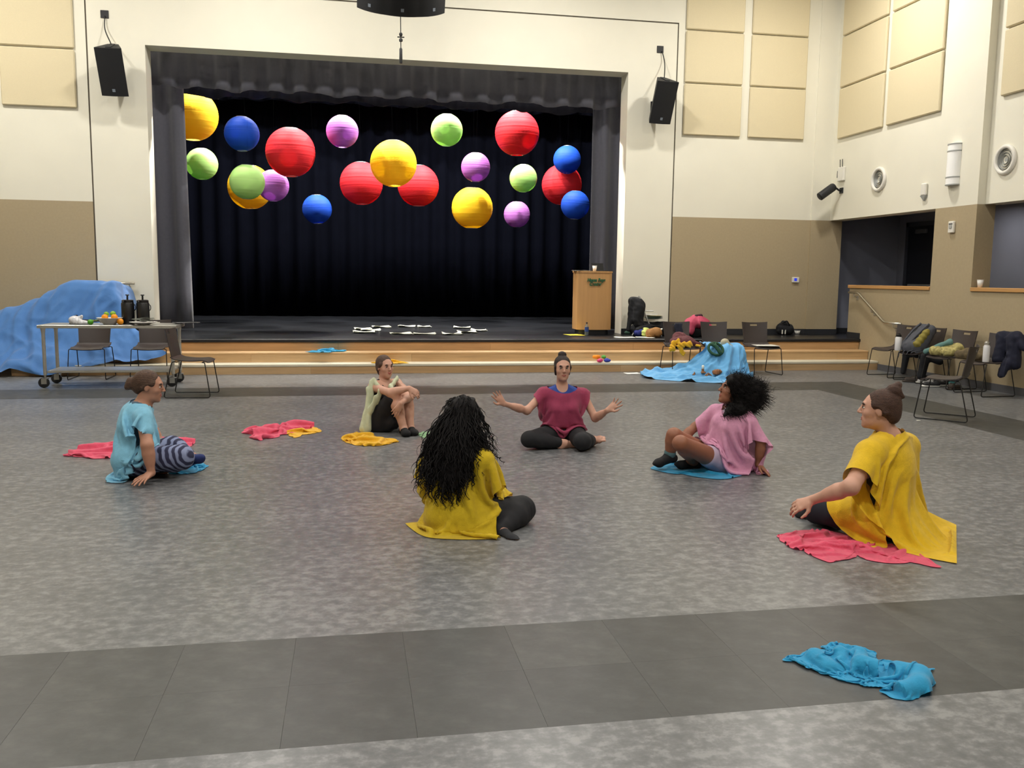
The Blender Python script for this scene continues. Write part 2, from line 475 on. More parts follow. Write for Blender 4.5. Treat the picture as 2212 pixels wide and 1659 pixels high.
# ================================================================== stage platform
SX0 = -4.78
stg = thing('stage_platform', 'raised black stage with maple risers and pale step nosing along its front', 'stage', (0, 14.2, 0))
def sp(mb, name, m, **k): return mb.build(name, m, stg, world=True, **k)
sp(MB().box(SX0, XR - .005, 14.20, 22.3, .40, SZ, 0), 'deck', M_deck)
sp(MB().box(SX0, XR + .03, 14.13, 14.20, .435, SZ, .012), 'nosing', M_black)
sp(MB().box(SX0, XR - .005, 14.19, 14.4, 0, .43), 'substructure', M_joint)
rb = random.Random(11)
def boards(y, z0, z1, th=.02, off=0.):
    x = SX0 - off; i = 0
    while x < XR - .01:
        x1 = min(x + 2.44, XR - .005); a = max(x, SX0)
        if x1 - a > .02:
            sp(MB().box(a + .0006, x1 - .0006, y, y + th, z0, z1, .0015), 'riser_board', M_wood[rb.randrange(3)])
        x = x1; i += 1
        if x1 >= XR - .006: break
boards(13.57, 0, .112, off=.7)
boards(13.87, .152, .275, off=1.6)
boards(14.17, .305, .435, off=.3)
sp(MB().box(SX0, XR - .005, 13.555, 13.88, .112, .152, .006), 'tread', M_tread)
sp(MB().box(SX0, XR - .005, 13.855, 14.18, .275, .305, .006), 'tread', M_wood[0])

# stage house: black masking walls
sw = struct('wall_stage', MB().box(-6.6, -6.4, YB, 22.5, 0, 8.2).box(8.2, 8.4, YB + .2, 22.5, SZ, 8.2).box(-6.6, 8.4, 22.3, 22.5, 0, 8.2).box(-6.6, 8.4, YB - .0, 22.5, 8.2, 8.4)
            .box(-6.6, SX0, YB, 22.3, 0, SZ).box(-6.6, 8.4, YB - .05, YB, CEIL_Z, 8.4), M_black)

# ================================================================== curtains
M_velour = mat('charcoal_velour', '#50505a', .95, sheen=.3, var=.05, vscale=20)
M_velour2 = mat('dark_velour', '#2b2b33', .95, sheen=.1, spec=.1)
M_backdrop = mat('black_velour_backdrop', '#04050b', .95, var=.1, vscale=3, spec=.02)
def curtain(name, label, m, x0, x1, y, z0, z1, pleat, depth, seed, nz=6, hem=0., thick=.008, group=None, slant=0., box=False):
    r = random.Random(seed)
    n = max(8, int((x1 - x0) / pleat * 10))
    ph = []; a = 0.
    for i in range(n + 1):
        ph.append(a); a += 2*PI / 10 * r.uniform(.55, 1.45)
    am = [r.uniform(.6, 1.25) for _ in range(n + 1)]
    am = [sum(am[max(0, i-3):i+4]) / len(am[max(0, i-3):i+4]) for i in range(n + 1)]
    def f(u, v):
        i = int(round(u * n)); s = math.sin(ph[i])
        s = math.copysign(abs(s) ** (.25 if box else .7), s)
        d = depth * am[i] * s * (.75 + .35 * (1 - v))
        zz = z0 + (z1 - z0) * v
        if v == 0: zz += hem * (math.sin(ph[i] * .5 + 1) * .5 + .35 * math.sin(ph[i] * .23))
        return (x0 + (x1 - x0) * u + slant * (1 - v) * u, y + d, zz)
    t = thing(name, label, 'curtain', ((x0 + x1) / 2, y, z0), 0, group)
    MB().slab(f, n, nz, thick).build('curtain_cloth', m, t, smooth=True, world=True)
    M = MB().tube([(x0, y, z1 + .02), (x1, y, z1 + .02)], .024, 8).build('batten', M_base, t, world=True)
    return t
curtain('stage_valance', 'charcoal pleated valance curtain across the top of the stage opening', M_velour, PX0 - .15, PX1 + .15, 16.0, 4.585, 5.75, .46, .060, 3, hem=.045, box=True)
curtain('stage_border', 'second darker border curtain hanging just behind the valance', M_velour2, PX0 - .3, PX1 + .5, 16.75, 4.60, 5.95, .36, .035, 5, hem=.05)
curtain('side_curtain', 'charcoal leg curtain at the left side of the stage opening', M_velour, -3.95, -2.815, 16.4, SZ + .03, 5.95, .34, .07, 8, nz=8, slant=.06)
curtain('side_curtain', 'charcoal leg curtain at the right side of the stage behind the lectern', M_velour, 4.50, 5.7, 16.4, SZ + .03, 5.95, .34, .07, 21, nz=8)
curtain('stage_border', 'black border curtain deep in the stage above the backdrop', M_backdrop, -5.6, 7.6, 21.0, 5.35, 7.4, .4, .05, 15, hem=.04)
curtain('backdrop_curtain', 'black pleated backdrop curtain behind the paper lanterns', M_backdrop, -6.2, 8.0, 21.9, SZ + .02, 7.6, .42, .06, 31, nz=4)

# stage border lamps, hung out of sight above the valance
sl0 = None
for x, y in ((-2.6, 17.0), (0.2, 17.2), (2.4, 17.2), (4.2, 17.6), (-1.0, 19.4), (2.6, 19.6)):
    if sl0 is None:
        sl0 = thing('stage_lamp', 'black stage lamp hung above the lanterns out of sight', 'lamp', (x, y, 7.3), 0, 'stage lamps')
        MB().lathe([(0, .25), (.10, .25), (.13, .05), (.14, 0), (.125, 0), (.12, .05), (0, .1)], 20).build('housing', M_black, sl0, smooth=True)
        MB().tube([(0, 0, .24), (0, 0, .9)], .012, 8).build('hanger', M_base, sl0)
        area('stage_light', (0, 0, -.01), .24, STAGE_W, sl0, (1, .96, .88))
    else: dup(sl0, (x, y, 7.3))

# ================================================================== paper lanterns
LC = {'yellow': '#ffe034', 'blue': '#1f55cc', 'red': '#e63540', 'purple': '#cc82da', 'green': '#caf09a'}
LM = {k: mat('lantern_paper_' + k, c, .62, transl=.4, spec=.25) for k, c in LC.items()}
M_wire = mat('lantern_wire', '#b9b9b9', .4, metal=.8)
M_thread = mat('thread_dark', '#0a0a0c', .9, spec=.05)
def lantern_mesh(R, seed, nr):
    r = random.Random(seed)
    ribs = []; a = 16.
    while a < 164: ribs.append(a); a += r.uniform(.72, 1.28) * 150 / nr
    prof = []
    for a0, a1 in zip(ribs, ribs[1:]):
        prof.append((a0, 1.0)); prof.append(((a0 + a1) / 2, 1.0 - .017 * r.uniform(.4, 1.4) * math.sin(math.radians((a0 + a1) / 2))))
    prof.append((ribs[-1], 1.0))
    P = [(R * k * math.sin(math.radians(a)), -R * k * math.cos(math.radians(a))) for a, k in prof]
    Pin = [(max(x - .0025, .001), z) for x, z in P]
    mb = MB().lathe(P, 40)
    mb.lathe(Pin[::-1], 40)
    return mb, P[0], P[-1]
LROWS = [('yellow', 'large', (-2.820, 17.400, 4.370), 'large yellow paper lantern half hidden by the left stage curtain'),
 ('yellow', 'large', (-2.043, 19.400, 3.293), 'large yellow paper lantern behind a green one at lower left'),
 ('yellow', 'large', (0.861, 17.900, 3.695), 'large bright yellow paper lantern at the centre of the stage'),
 ('yellow', 'large', (2.666, 19.600, 3.003), 'large golden yellow paper lantern hanging lowest right of centre'),
 ('blue', 'small', (-1.866, 16.600, 3.956), 'small blue paper lantern at upper left between yellow and red ones'),
 ('blue', 'small', (-0.669, 19.100, 2.851), 'small blue paper lantern hanging lowest left of centre'),
 ('blue', 'small', (4.728, 19.300, 4.080), 'small blue paper lantern above a red one at far right'),
 ('blue', 'small', (4.703, 18.400, 3.027), 'small blue paper lantern below a red one at far right'),
 ('red', 'large', (-1.077, 17.300, 3.758), 'large red paper lantern left of centre on its own'),
 ('red', 'large', (0.252, 19.500, 3.450), 'large red paper lantern tucked behind the left of the central yellow one'),
 ('red', 'large', (1.500, 19.900, 3.479), 'large red paper lantern tucked behind the right of the central yellow one'),
 ('red', 'large', (3.412, 18.300, 4.439), 'large red paper lantern at upper right highest of the red ones'),
 ('red', 'large', (4.762, 19.900, 3.599), 'large red paper lantern between two blue ones at far right'),
 ('purple', 'small', (-0.123, 17.500, 4.207), 'small purple paper lantern high left of centre'),
 ('purple', 'small', (-1.460, 18.000, 3.204), 'small purple paper lantern overlapping a green and yellow pair'),
 ('purple', 'small', (2.611, 18.700, 3.777), 'small purple paper lantern above the low golden yellow one'),
 ('purple', 'small', (3.823, 20.400, 2.944), 'small purple paper lantern hanging lowest at right'),
 ('green', 'small', (-2.821, 18.300, 3.606), 'small green paper lantern below the half hidden yellow one at far left'),
 ('green', 'small', (-1.768, 16.360, 3.099), 'small green paper lantern in front of a yellow one at lower left'),
 ('green', 'small', (1.839, 17.200, 4.267), 'small green paper lantern with bright top right of the central yellow one'),
 ('green', 'small', (3.770, 19.400, 3.659), 'small green paper lantern below the upper right red one')]
LB = {}
for i, (c, sz, p, lab) in enumerate(LROWS):
    R = .457 if sz == 'large' else .305
    if (c, sz) not in LB:
        mb, lo, hi = lantern_mesh(R, i + 1, 40 if sz == 'large' else 32)
        t = thing('paper_lantern', lab, 'lantern', p, 0, c + ' paper lanterns')
        s = mb.build('paper_shell', LM[c], t, smooth=True)
        ring = lambda r, z: MB().tube([(r*math.cos(2*PI*k/24), r*math.sin(2*PI*k/24), z) for k in range(25)], .0035, 5, cap=False)
        ring(lo[0], lo[1]).build('wire_ring', M_wire, t); ring(hi[0], hi[1]).build('wire_ring', M_wire, t)
        MB().tube([(0, 0, hi[1]), (0, 0, lo[1])], .003, 5).tube([(-hi[0], 0, hi[1]), (hi[0], 0, hi[1])], .003, 5).tube([(-lo[0], 0, lo[1]), (lo[0], 0, lo[1])], .003, 5).build('expander_wire', M_wire, t)
        LB[c, sz] = (t, hi[1])
    else:
        t = dup(LB[c, sz][0], p, 0, lab); t.rotation_euler = (random.Random(i).uniform(-.05, .05), random.Random(i+50).uniform(-.06, .06), i * 1.3)
for o in [o for o in COL.objects if o.name.startswith('paper_lantern')]:
    hz = LB[[k for k in LB if o['group'].startswith(k[0])][0]][1]
    MB().tube([(0, 0, hz), (0, 0, 8.15 - o.location.z)], .0006, 4).build('hanging_thread', M_thread, o)

# ================================================================== furniture
M_shell = mat('chair_shell_brown_black', '#3a3230', .5, var=.04, vscale=8, bump=.05, bscale=300)
M_wirebk = mat('chair_frame_black', '#131313', .4)
def make_chair(label, loc, rz, group):
    t = thing('stacking_chair', label, 'chair', loc, rz, group)
    def seat(u, v):
        x = (u - .5) * (.455 - .05 * (1 - v)**3); y = -.245 + .43 * v
        z = .452 - .018 * math.sin(PI * min(1, v * 1.1)) - .035 * max(0, .22 - v)**2 / .0484 + .012 * (abs(u - .5) * 2)**2 + .03 * max(0, v - .85)**2 / .0225
        return (x, y, z)
    MB().slab(seat, 12, 14, .012).build('seat', M_shell, t, angle=50)
    def back(u, v):
        x = (u - .5) * (.44 - .03 * (1 - v) + .015 * v * v); s = abs(u - .5) * 2
        y = .185 + .05 * math.sin(v * PI * .55) + .045 * v * v - .05 * s * s * (.3 + .7 * v)
        z = .468 + .345 * v + .012 * s * s * v
        return (x, y, z)
    MB().slab(back, 14, 12, .011, hole=(5, 9, 10, 11)).build('backrest', M_shell, t, angle=50)
    for s in (-1, 1):
        pts = arc_path([(s*.20, .13, .437), (s*.236, .165, .437), (s*.248, .268, .009), (s*.248, -.275, .009), (s*.232, -.215, .428), (s*.20, -.19, .428)], .035, 4)
        MB().tube(pts, .0065, 8).build('sled_leg', M_wirebk, t, smooth=True)
    MB().tube([(-.21, .12, .432), (.21, .12, .432)], .006, 6).tube([(-.21, -.18, .428), (.21, -.18, .428)], .006, 6).build('crossbar', M_wirebk, t)
    return t
GR = 'brown black stacking chairs'
chairs = [((-3.61, 13.24, 0), 0, 'dark chair behind the left end of the steel table'),
 ((-2.79, 13.22, 0), 0, 'dark chair behind the right end of the steel table'),
 ((-1.93, 11.25, 0), 1.50, 'dark chair beside the steel table facing right'),
 ((5.14, 13.16, 0), .03, 'dark chair by the stage holding a maroon sweater'),
 ((5.76, 13.14, 0), 0, 'dark chair by the stage draped with a light blue cloth'),
 ((6.46, 13.10, 0), .06, 'dark chair by the stage with white papers on its seat'),
 ((8.47, 12.60, 0), -1.50, 'empty dark chair nearest the stage along the right wall'),
 ((8.47, 11.90, 0), -1.52, 'dark chair along the right wall holding a grey backpack'),
 ((8.44, 11.20, 0), -1.46, 'dark chair along the right wall with a patterned bag on its seat'),
 ((8.40, 10.42, 0), -1.50, 'dark chair along the right wall with a navy jacket over its back'),
 ((6.50, 8.64, 0), -2.39, 'empty dark chair nearest the camera turned away beside the bags')]
ch0 = None
for loc, rz, lab in chairs:
    if ch0 is None: ch0 = make_chair(lab, loc, rz, GR)
    else: dup(ch0, loc, rz, lab)

# --- steel table on casters
tb = thing('steel_table', 'stainless steel work table on casters with a lower shelf', 'table', (-3.1, 12.42, 0))
MB().box(-.84, .85, -.31, .31, .772, .812, .004).build('table_top', M_steel, tb)
MB().box(-.76, .76, -.25, .25, .19, .222, .004).build('shelf', M_steel, tb)
M_rub = mat('caster_rubber', '#1b1b1d', .6); M_zinc = mat('zinc_plate', '#a9aaa8', .4, metal=.9)
for sx in (-1, 1):
    for sy in (-1, 1):
        x, y = sx*.785, sy*.25
        MB().lathe([(0, .17), (.022, .17), (.022, .70), (.027, .74), (.032, .772), (0, .772)], 16).build('leg', M_steel, tb, angle=40).location = (x, y, 0)
        c = MB().tube([(x, y, .12), (x, y, .18)], .014, 10).box(x - .035, x + .035, y - .032, y + .032, .115, .125).box(x - .045, x + .02, y - .030, y - .026, .05, .12).box(x - .045, x + .02, y + .026, y + .030, .05, .12).build('caster', M_zinc, tb)
        W = MB().lathe([(0, -.02), (.05, -.02), (.066, -.014), (.066, .014), (.05, .02), (0, .02)], 20, M=Matrix.Translation((x - .02, y, .067)) @ Matrix.Rotation(PI/2, 4, 'X')).build('wheel', M_rub, c, angle=40)
M_blkpl = mat('black_plastic', '#141417', .35)
b = MB().box(-.16, .16, -.11, .11, 0, .012, .004).build('serving_tray', M_blkpl); b.location = (-2.20, 12.56, .822); b.rotation_euler = (0, 0, .4)
tag(b, 'black flat tray overhanging the right end of the steel table', 'tray')

# --- airpots
def airpot(loc, lab):
    t = thing('airpot', lab, 'airpot', loc, .1, 'black airpots')
    MB().lathe([(0, 0), (.078, 0), (.082, .01), (.082, .27), (.076, .285), (0, .285)], 28).build('body', M_blkpl, t, angle=40)
    MB().lathe([(0, .285), (.074, .285), (.074, .315), (.06, .322), (0, .322)], 24).build('lid', M_blkpl, t, angle=40)
    MB().lathe([(0, .322), (.012, .322), (.012, .375), (.026, .38), (.022, .392), (0, .392)], 14).build('pump', M_blkpl, t, angle=40)
    MB().tube([(-.02, -.06, .31), (-.035, -.10, .315), (-.04, -.115, .29)], .011, 8).build('spout', M_blkpl, t)
    MB().tube(bez([(.08, 0, .26), (.096, 0, .24), (.096, 0, .2), (.083, 0, .18)], 12), .006, 6).build('handle', M_blkpl, t, smooth=True)
airpot((-2.915, 12.45, .812), 'black airpot standing nearer the blue cloth on the steel table')
airpot((-2.725, 12.45, .812), 'black airpot standing nearer the stage curtain on the steel table')

# --- bowl, plate, fruit
M_china = mat('white_china', '#dcd7d2', .3)
bw = thing('fruit_bowl', 'white bowl heaped with limes and oranges on the steel table', 'bowl', (-3.11, 12.30, .812))
MB().lathe([(0, 0), (.075, 0), (.08, .012), (.12, .045), (.155, .085), (.162, .09), (.157, .09), (.118, .052), (.07, .02), (0, .018)], 32).build('bowl_shell', M_china, bw, smooth=True)
M_orange = mat('orange_peel', '#e8920c', .5, bump=.2, bscale=250); M_lime = mat('lime_peel', '#7fae2a', .45, bump=.1, bscale=200, var=.1, vscale=30)
M_green = mat('green_apple_skin', '#4f9e22', .35, var=.1, vscale=30); M_stem = mat('fruit_stem', '#4a3a1e', .8)
def fruit(name, lab, cat, loc, r, m, el=1.0, rot=0., group=None):
    t = thing(name, lab, cat, loc, rot, group)
    pr = [(r * math.sin(a) * (1 + .02 * math.sin(3*a)), r * el * (1 - math.cos(a))) for a in [PI * k / 14 for k in range(15)]]
    pr[0] = (0, pr[0][1]); pr[-1] = (0, pr[-1][1] - r * .06)
    MB().lathe(pr, 20).build('flesh', m, t, smooth=True)
    MB().tube([(0, 0, 2*r*el - r*.1), (.003, 0, 2*r*el + .006)], .003, 6).build('stem', M_stem, t)
fruit('orange', 'orange in the bowl at its left front', 'orange', (-3.155, 12.25, .865), .042, M_orange, group='oranges')
fruit('orange', 'orange in the bowl at its right edge', 'orange', (-3.04, 12.26, .868), .042, M_orange, group='oranges')
fruit('orange', 'orange lying on the table between bowl and plate', 'orange', (-2.965, 12.24, .812), .042, M_orange, group='oranges')
fruit('lime', 'lime on top of the fruit bowl at left', 'lime', (-3.155, 12.33, .915), .032, M_lime, group='limes')
fruit('lime', 'lime on top of the fruit bowl at right', 'lime', (-3.075, 12.34, .915), .036, M_lime, group='limes')
fruit('lime', 'bright green apple lying left of the fruit bowl', 'apple', (-3.325, 12.22, .812), .036, M_green)
pl = thing('serving_plate', 'wide white plate of cutlery on the steel table', 'plate', (-2.68, 12.24, .812))
MB().lathe([(0, 0), (.07, 0), (.075, .008), (.17, .036), (.175, .04), (.168, .041), (.07, .014), (0, .012)], 36).build('plate_shell', M_china, pl, smooth=True)
M_fork = mat('cutlery_grey', '#6a6f68', .35, metal=.7)
rg = random.Random(5)
for i in range(11):
    a = rg.uniform(-.5, .5) + (PI if i % 2 else 0); cxx, cyy = rg.uniform(-.06, .06), rg.uniform(-.05, .05)
    L_ = .085; z = .82 + .038 + .004 * i
    f = MB().tube([(-L_, 0, 0), (.02, 0, .006)], .0035, 5).box(.02, .06, -.009, .009, .003, .007).box(.06, .095, -.009, -.005, .004, .007).box(.06, .095, -.002, .002, .004, .007).box(.06, .095, .005, .009, .004, .007)
    o = f.build('fork', M_fork); o.location = (-2.68 + cxx, 12.24 + cyy, z); o.rotation_euler = (0, rg.uniform(-.12, .12), a)
    tag(o, 'fork in the tangle of cutlery on the wide white plate', 'fork', 'forks on the white plate')

# ================================================================== lectern
M_lect = mat('lectern_maple', '#b98d5b', .42, var=.07, vscale=2.5, stretch=(8, 8, .5))
lc = thing('lectern', 'maple lectern with green lettering standing at the right of the stage', 'lectern', (4.26, 15.30, SZ))
def plan(z0, z1, w, d, bow, inset=0.):
    pts = []
    n = 14
    for i in range(n + 1):
        u = -1 + 2 * i / n
        pts.append((u * w / 2, -d / 2 - bow * (1 - u*u) + (0.03 if abs(u) == 1 else 0)))
    pts += [(w/2, d/2), (-w/2, d/2)]
    k = len(pts)
    V = [(x, y, z0) for x, y in pts] + [(x, y, z1) for x, y in pts]
    F = [tuple(range(k))[::-1], tuple(range(k, 2*k))] + [(i, (i+1) % k, k + (i+1) % k, k + i) for i in range(k)]
    return MB().add(V, F)
plan(.095, 1.10, .625, .36, .05).build('cabinet', M_lect, lc, angle=35)
plan(0, .095, .54, .30, .03).build('plinth', M_black, lc, angle=35)
plan(1.10, 1.128, .645, .38, .05).build('reading_top', M_lect, lc, angle=35)
M_letter = mat('green_lettering', '#1d5b3c', .5)
def text(body, size, loc, parent, m, shear=.25, ext=.006, rot=(PI/2, 0, 0), name='lettering', sx=1., bevel=.0):
    cu = bpy.data.curves.new('txt', 'FONT'); cu.body = body; cu.size = size; cu.shear = shear; cu.extrude = ext; cu.align_x = 'CENTER'; cu.offset = bevel
    to = bpy.data.objects.new('txt', cu); COL.objects.link(to)
    dg = bpy.context.evaluated_depsgraph_get()
    me = bpy.data.meshes.new_from_object(to.evaluated_get(dg)); bpy.data.objects.remove(to)
    me.materials.clear(); me.materials.append(m)
    o = bpy.data.objects.new(name, me); COL.objects.link(o); o.parent = parent; o.location = loc; o.rotation_euler = rot; o.scale = (sx, 1, 1)
    return o
text('Hanna Boys', .085, (.0, -.236, .945), lc, M_letter, bevel=.003, sx=.80)
text('Center', .085, (-.015, -.236, .875), lc, M_letter, bevel=.003, sx=.88)
M_cup = mat('white_paper_cup', '#e6e4de', .5); M_paper = mat('white_paper', '#dedcd3', .7); M_yel = mat('yellow_paper', '#e3cf3a', .6)
def cup(loc, lab, h=.095, r=.04):
    t = thing('paper_cup', lab, 'cup', loc)
    MB().lathe([(0, 0), (r*.72, 0), (r, h), (r*.94, h), (r*.68, .006), (0, .006)], 24).build('cup_wall', M_cup, t, smooth=True)
    MB().tube([(r*math.cos(2*PI*k/24), r*math.sin(2*PI*k/24), h) for k in range(25)], .0028, 5, cap=False).build('rim', M_cup, t)
cup((4.27, 15.22, SZ + 1.128), 'white paper cup standing on top of the lectern')
lp = thing('laptop', 'black laptop with raised screen on top of the lectern', 'laptop', (4.42, 15.36, SZ + 1.128), .12)
MB().box(-.13, .10, -.10, .09, 0, .014, .003).build('keyboard_base', M_blkpl, lp)
MB().box(-.13, .10, -.005, .005, 0, .14, .003, M=Matrix.Translation((0, .09, .01)) @ Matrix.Rotation(-.25, 4, 'X')).build('screen', M_blkpl, lp)
def sheet(name, lab, loc, w, h, rz, m=None, cat='paper', group=None, curl=.004, n=3, seed=0):
    """a few loose sheets of paper"""
    t = thing(name, lab, cat, loc, rz, group); r = random.Random(seed)
    for i in range(n):
        cz = r.uniform(.3, 1) * curl; ph = r.uniform(0, 6)
        Mx = Matrix.Translation((r.uniform(-.015, .015) * (i > 0), r.uniform(-.015, .015) * (i > 0), .003 + .003 * i)) @ Matrix.Rotation(r.uniform(-.15, .15) * (i > 0), 4, 'Z')
        MB().slab(lambda u, v: ((u-.5)*w, (v-.5)*h, cz * (1 + math.sin(u*5 + ph) * math.cos(v*4 + ph)) * (abs(u-.5) + abs(v-.5))), 10, 8, .0008, M=Mx).build('sheet', m or M_paper, t, smooth=True)
    return t
sheet('paper_sheets', 'loose white papers overhanging the left of the lectern top', (4.03, 15.26, SZ + 1.128), .24, .30, .2, seed=3)

# ================================================================== loudspeakers
M_spk = mat('speaker_cabinet_black', '#1b1c1f', .6, bump=.1, bscale=200); M_grille = mat('speaker_grille', '#0c0d12', .75, bump=.2, bscale=900); M_badge = mat('speaker_badge', '#7c8590', .4)
def cabinet(w, wr_, d, h, curve=.02):
    """trapezoid cabinet, front at y=0, widening forward, curved grille face"""
    n = 6; pts = [(-w/2 + w*i/n, -curve * (1 - (2*i/n - 1)**2)) for i in range(n+1)] + [(wr_/2, d), (-wr_/2, d)]
    k = len(pts)
    V = [(x, y, -h/2) for x, y in pts] + [(x, y, h/2) for x, y in pts]
    F = [tuple(range(k))[::-1], tuple(range(k, 2*k))] + [(i, (i+1) % k, k + (i+1) % k, k + i) for i in range(k)]
    return MB().add(V, F)
def grille(w, h, curve=.02):
    return MB().slab(lambda u, v: ((u-.5)*w, -.006 - curve * (1 - (2*u-1)**2), (v-.5)*h), 8, 2, .01)
def badge(mb, h, y=-.035):
    return mb.box(-.022, .022, y - .003, y, -h/2 + .07, -h/2 + .115)
def wall_speaker(p, yaw, lab, plate, side):
    t = thing('wall_speaker', lab, 'speaker', p, 0)
    Rm = Matrix.Rotation(yaw, 4, 'Z') @ Matrix.Rotation(.42, 4, 'X')
    def put(o): o.matrix_local = Rm; return o
    put(cabinet(.40, .16, .30, .72).build('cabinet', M_spk, t, angle=30))
    put(grille(.395, .715).build('grille', M_grille, t, angle=30))
    bd = put(badge(MB(), .72).build('badge', M_badge, t))
    put(MB().box(-.04, .04, .02, .26, .36, .372, .003).box(-.04, .04, .255, .267, .30, .372).build('bracket_strap', M_spk, t))
    MB().tube([tuple(Rm @ Vector((0, .28, 0))), (plate[0]*0 + (Rm @ Vector((0, .28, 0))).x, YW - .02 - p[1], (Rm @ Vector((0, .28, 0))).z)], .025, 8).box((Rm @ Vector((0, .28, 0))).x - .06, (Rm @ Vector((0, .28, 0))).x + .06, YW - .02 - p[1], YW - p[1], -.10, .10).build('wall_mount', M_spk, t)
    q = Vector(plate) - Vector(p)
    MB().box(q.x - .06, q.x + .06, YW - .012 - p[1], YW - p[1], q.z - .06, q.z + .06, .003).build('junction_plate', M_spk, t)
    top = Rm @ Vector((0, .2, .37))
    MB().tube(bez([(q.x + side*.03, YW - .02 - p[1], q.z - .03), (q.x + side*.06, YW - .09 - p[1], q.z - .25), (top.x + .01*side, top.y, top.z)], 16), .009, 6).build('cable', M_spk, t, smooth=True)
wall_speaker((-3.598, 14.950, 4.560), -.06, 'black wall loudspeaker tilted down at the left of the stage opening', (-3.774, 15.400, 5.531), .3)
wall_speaker((5.362, 14.950, 4.521), .10, 'black wall loudspeaker tilted down at the right of the stage opening', (5.422, 15.400, 5.519), 1)
cl = thing('speaker_cluster', 'black cluster of three loudspeakers hung above the stage opening', 'speaker', (.77, 13.15, 5.62))
Rt = Matrix.Rotation(.55, 4, 'X')
for k in (-1, 0, 1):
    a = k * .60
    Mx = Rt @ Matrix.Translation((0, .68, 0)) @ Matrix.Rotation(a, 4, 'Z') @ Matrix.Translation((0, -.76, 0))
    c = cabinet(.50, .20, .42, .85, .05).build('cabinet', M_spk, cl, angle=30); c.matrix_local = Mx
    g = grille(.49, .84, .05).build('grille', M_grille, c, angle=30)
    badge(MB(), .85, -.06).build('badge', M_badge, c)
MB().tube([(-.3, .3, .2), (-.3, .3, CEIL_Z - 5.62)], .01, 6).tube([(.3, .3, .2), (.3, .3, CEIL_Z - 5.62)], .01, 6).build('suspension_rod', M_spk, cl)
hm = thing('hanging_cable', 'thin black cable with clamp and weight hanging before the stage opening', 'cable', (0.749, 13.250, 4.542))
q = (0.749, 13.250, 4.542)
MB().tube([(0, 0, .22), (-.005, .02, 5.55 - q[2])], .007, 6).build('wire', M_spk, hm)
MB().lathe([(0, 0), (.02, 0), (.024, .02), (.022, .20), (.008, .22), (0, .22)], 12).build('weight', M_spk, hm, angle=40)
MB().lathe([(0, .30), (.025, .305), (.028, .33), (.02, .345), (.008, .35), (.008, .375), (.02, .38), (.026, .40), (.022, .42), (.008, .43)], 12).tube([(-.05, 0, .365), (.05, 0, .365)], .008, 6).build('clamp', M_spk, hm, angle=40)

# ================================================================== fittings on the walls
M_whitepl = mat('white_plastic', '#e2dfd6', .45); M_sconce = mat('frosted_sconce', '#fbfbfa', .5, sss=0); M_vent = mat('vent_grey', '#a6a8a6', .5); M_vdark = mat('vent_dark', '#4a4c4e', .7)
RX = Matrix.Rotation(-PI/2, 4, 'Y')     # lathe axis towards -X
def vent(loc, lab):
    t = thing('round_vent', lab, 'vent', loc, 0, 'round wall vents')
    MB().lathe([(.205, 0), (.21, .02), (.19, .045), (.155, .04), (.15, .0)], 40, M=RX).build('rim', M_whitepl, t, smooth=True)
    MB().lathe([(0, -.05), (.155, -.05), (.155, -.045), (0, -.045)], 32, M=RX).lathe([(.152, -.05), (.152, .01), (.149, .01), (.149, -.05)], 32, M=RX).build('throat', M_vdark, t)
    for r0, r1 in ((.135, .118), (.10, .082), (.064, .045)):
        MB().lathe([(r0, .02), (r1, -.03), (r1 - .006, -.03), (r0 - .006, .022)], 32, M=RX).build('louvre_ring', M_vent, t, smooth=True)
    MB().lathe([(0, -.01), (.028, -.01), (.028, .0), (0, .005)], 16, M=RX).build('hub', M_vent, t)
vent((XR - .001, 13.86, 3.22), 'round white wall vent beside the black camera on the right wall')
vent((XR + .119, 11.05, 3.20), 'round white wall vent at the right edge beyond the sconce')
scn = thing('wall_sconce', 'white half cylinder wall sconce with banded ends on the right wall', 'sconce', (XR, 11.95, 3.24))
def half(r, z0, z1, n=14):
    V = []; F = []
    for z in (z0, z1):
        V += [(-r * math.sin(PI*k/n), r * 1.1 * math.cos(PI*k/n), z) for k in range(n+1)]
    k = n + 1
    F = [(i, k+i, k+i+1, i+1) for i in range(n)] + [(0, n, k+n, k)] + [tuple(range(k)), tuple(range(2*k-1, k-1, -1))]
    return MB().add(V, F)
half(.11, -.30, .30).build('diffuser', M_sconce, scn, angle=40)
for z in (-.30, -.19, .19, .29):
    half(.116, z - .008, z + .008).build('band', M_vent, scn, angle=40)
ap = thing('access_point', 'small white wireless box with antennas high on the right wall', 'wireless box', (XR, 15.02, 3.44))
MB().box(-.05, 0, -.10, .10, -.13, .12, .01).build('case', M_whitepl, ap)
for y in (.05, -.03): MB().tube([(-.03, y, .11), (-.03, y + .015, .26)], .007, 6).build('antenna', M_base, ap)
MB().tube([(-.03, .10, .05), (-.03, .13, .06), (-.03, .135, -.06)], .007, 6).build('antenna', M_base, ap)
cm = thing('wall_camera', 'black cylindrical camera aimed down under the wireless box', 'camera', (XR, 15.02, 3.14))
Mx = Matrix.Translation((-.24, .06, -.02)) @ Matrix.Rotation(-.9, 4, 'Y') @ Matrix.Rotation(.3, 4, 'X')
MB().lathe([(0, -.20), (.062, -.20), (.075, -.19), (.075, .12), (.06, .15), (0, .16)], 20, M=Matrix.Translation((-.26, .03, -.01)) @ Matrix.Rotation(.95, 4, 'Y')).build('housing', M_spk, cm, angle=40)
MB().tube([(-.15, .0, .06), (-.05, 0, .0), (0, 0, .0)], .018, 8).box(-.02, 0, -.05, .05, -.05, .05).build('mount_arm', M_spk, cm)
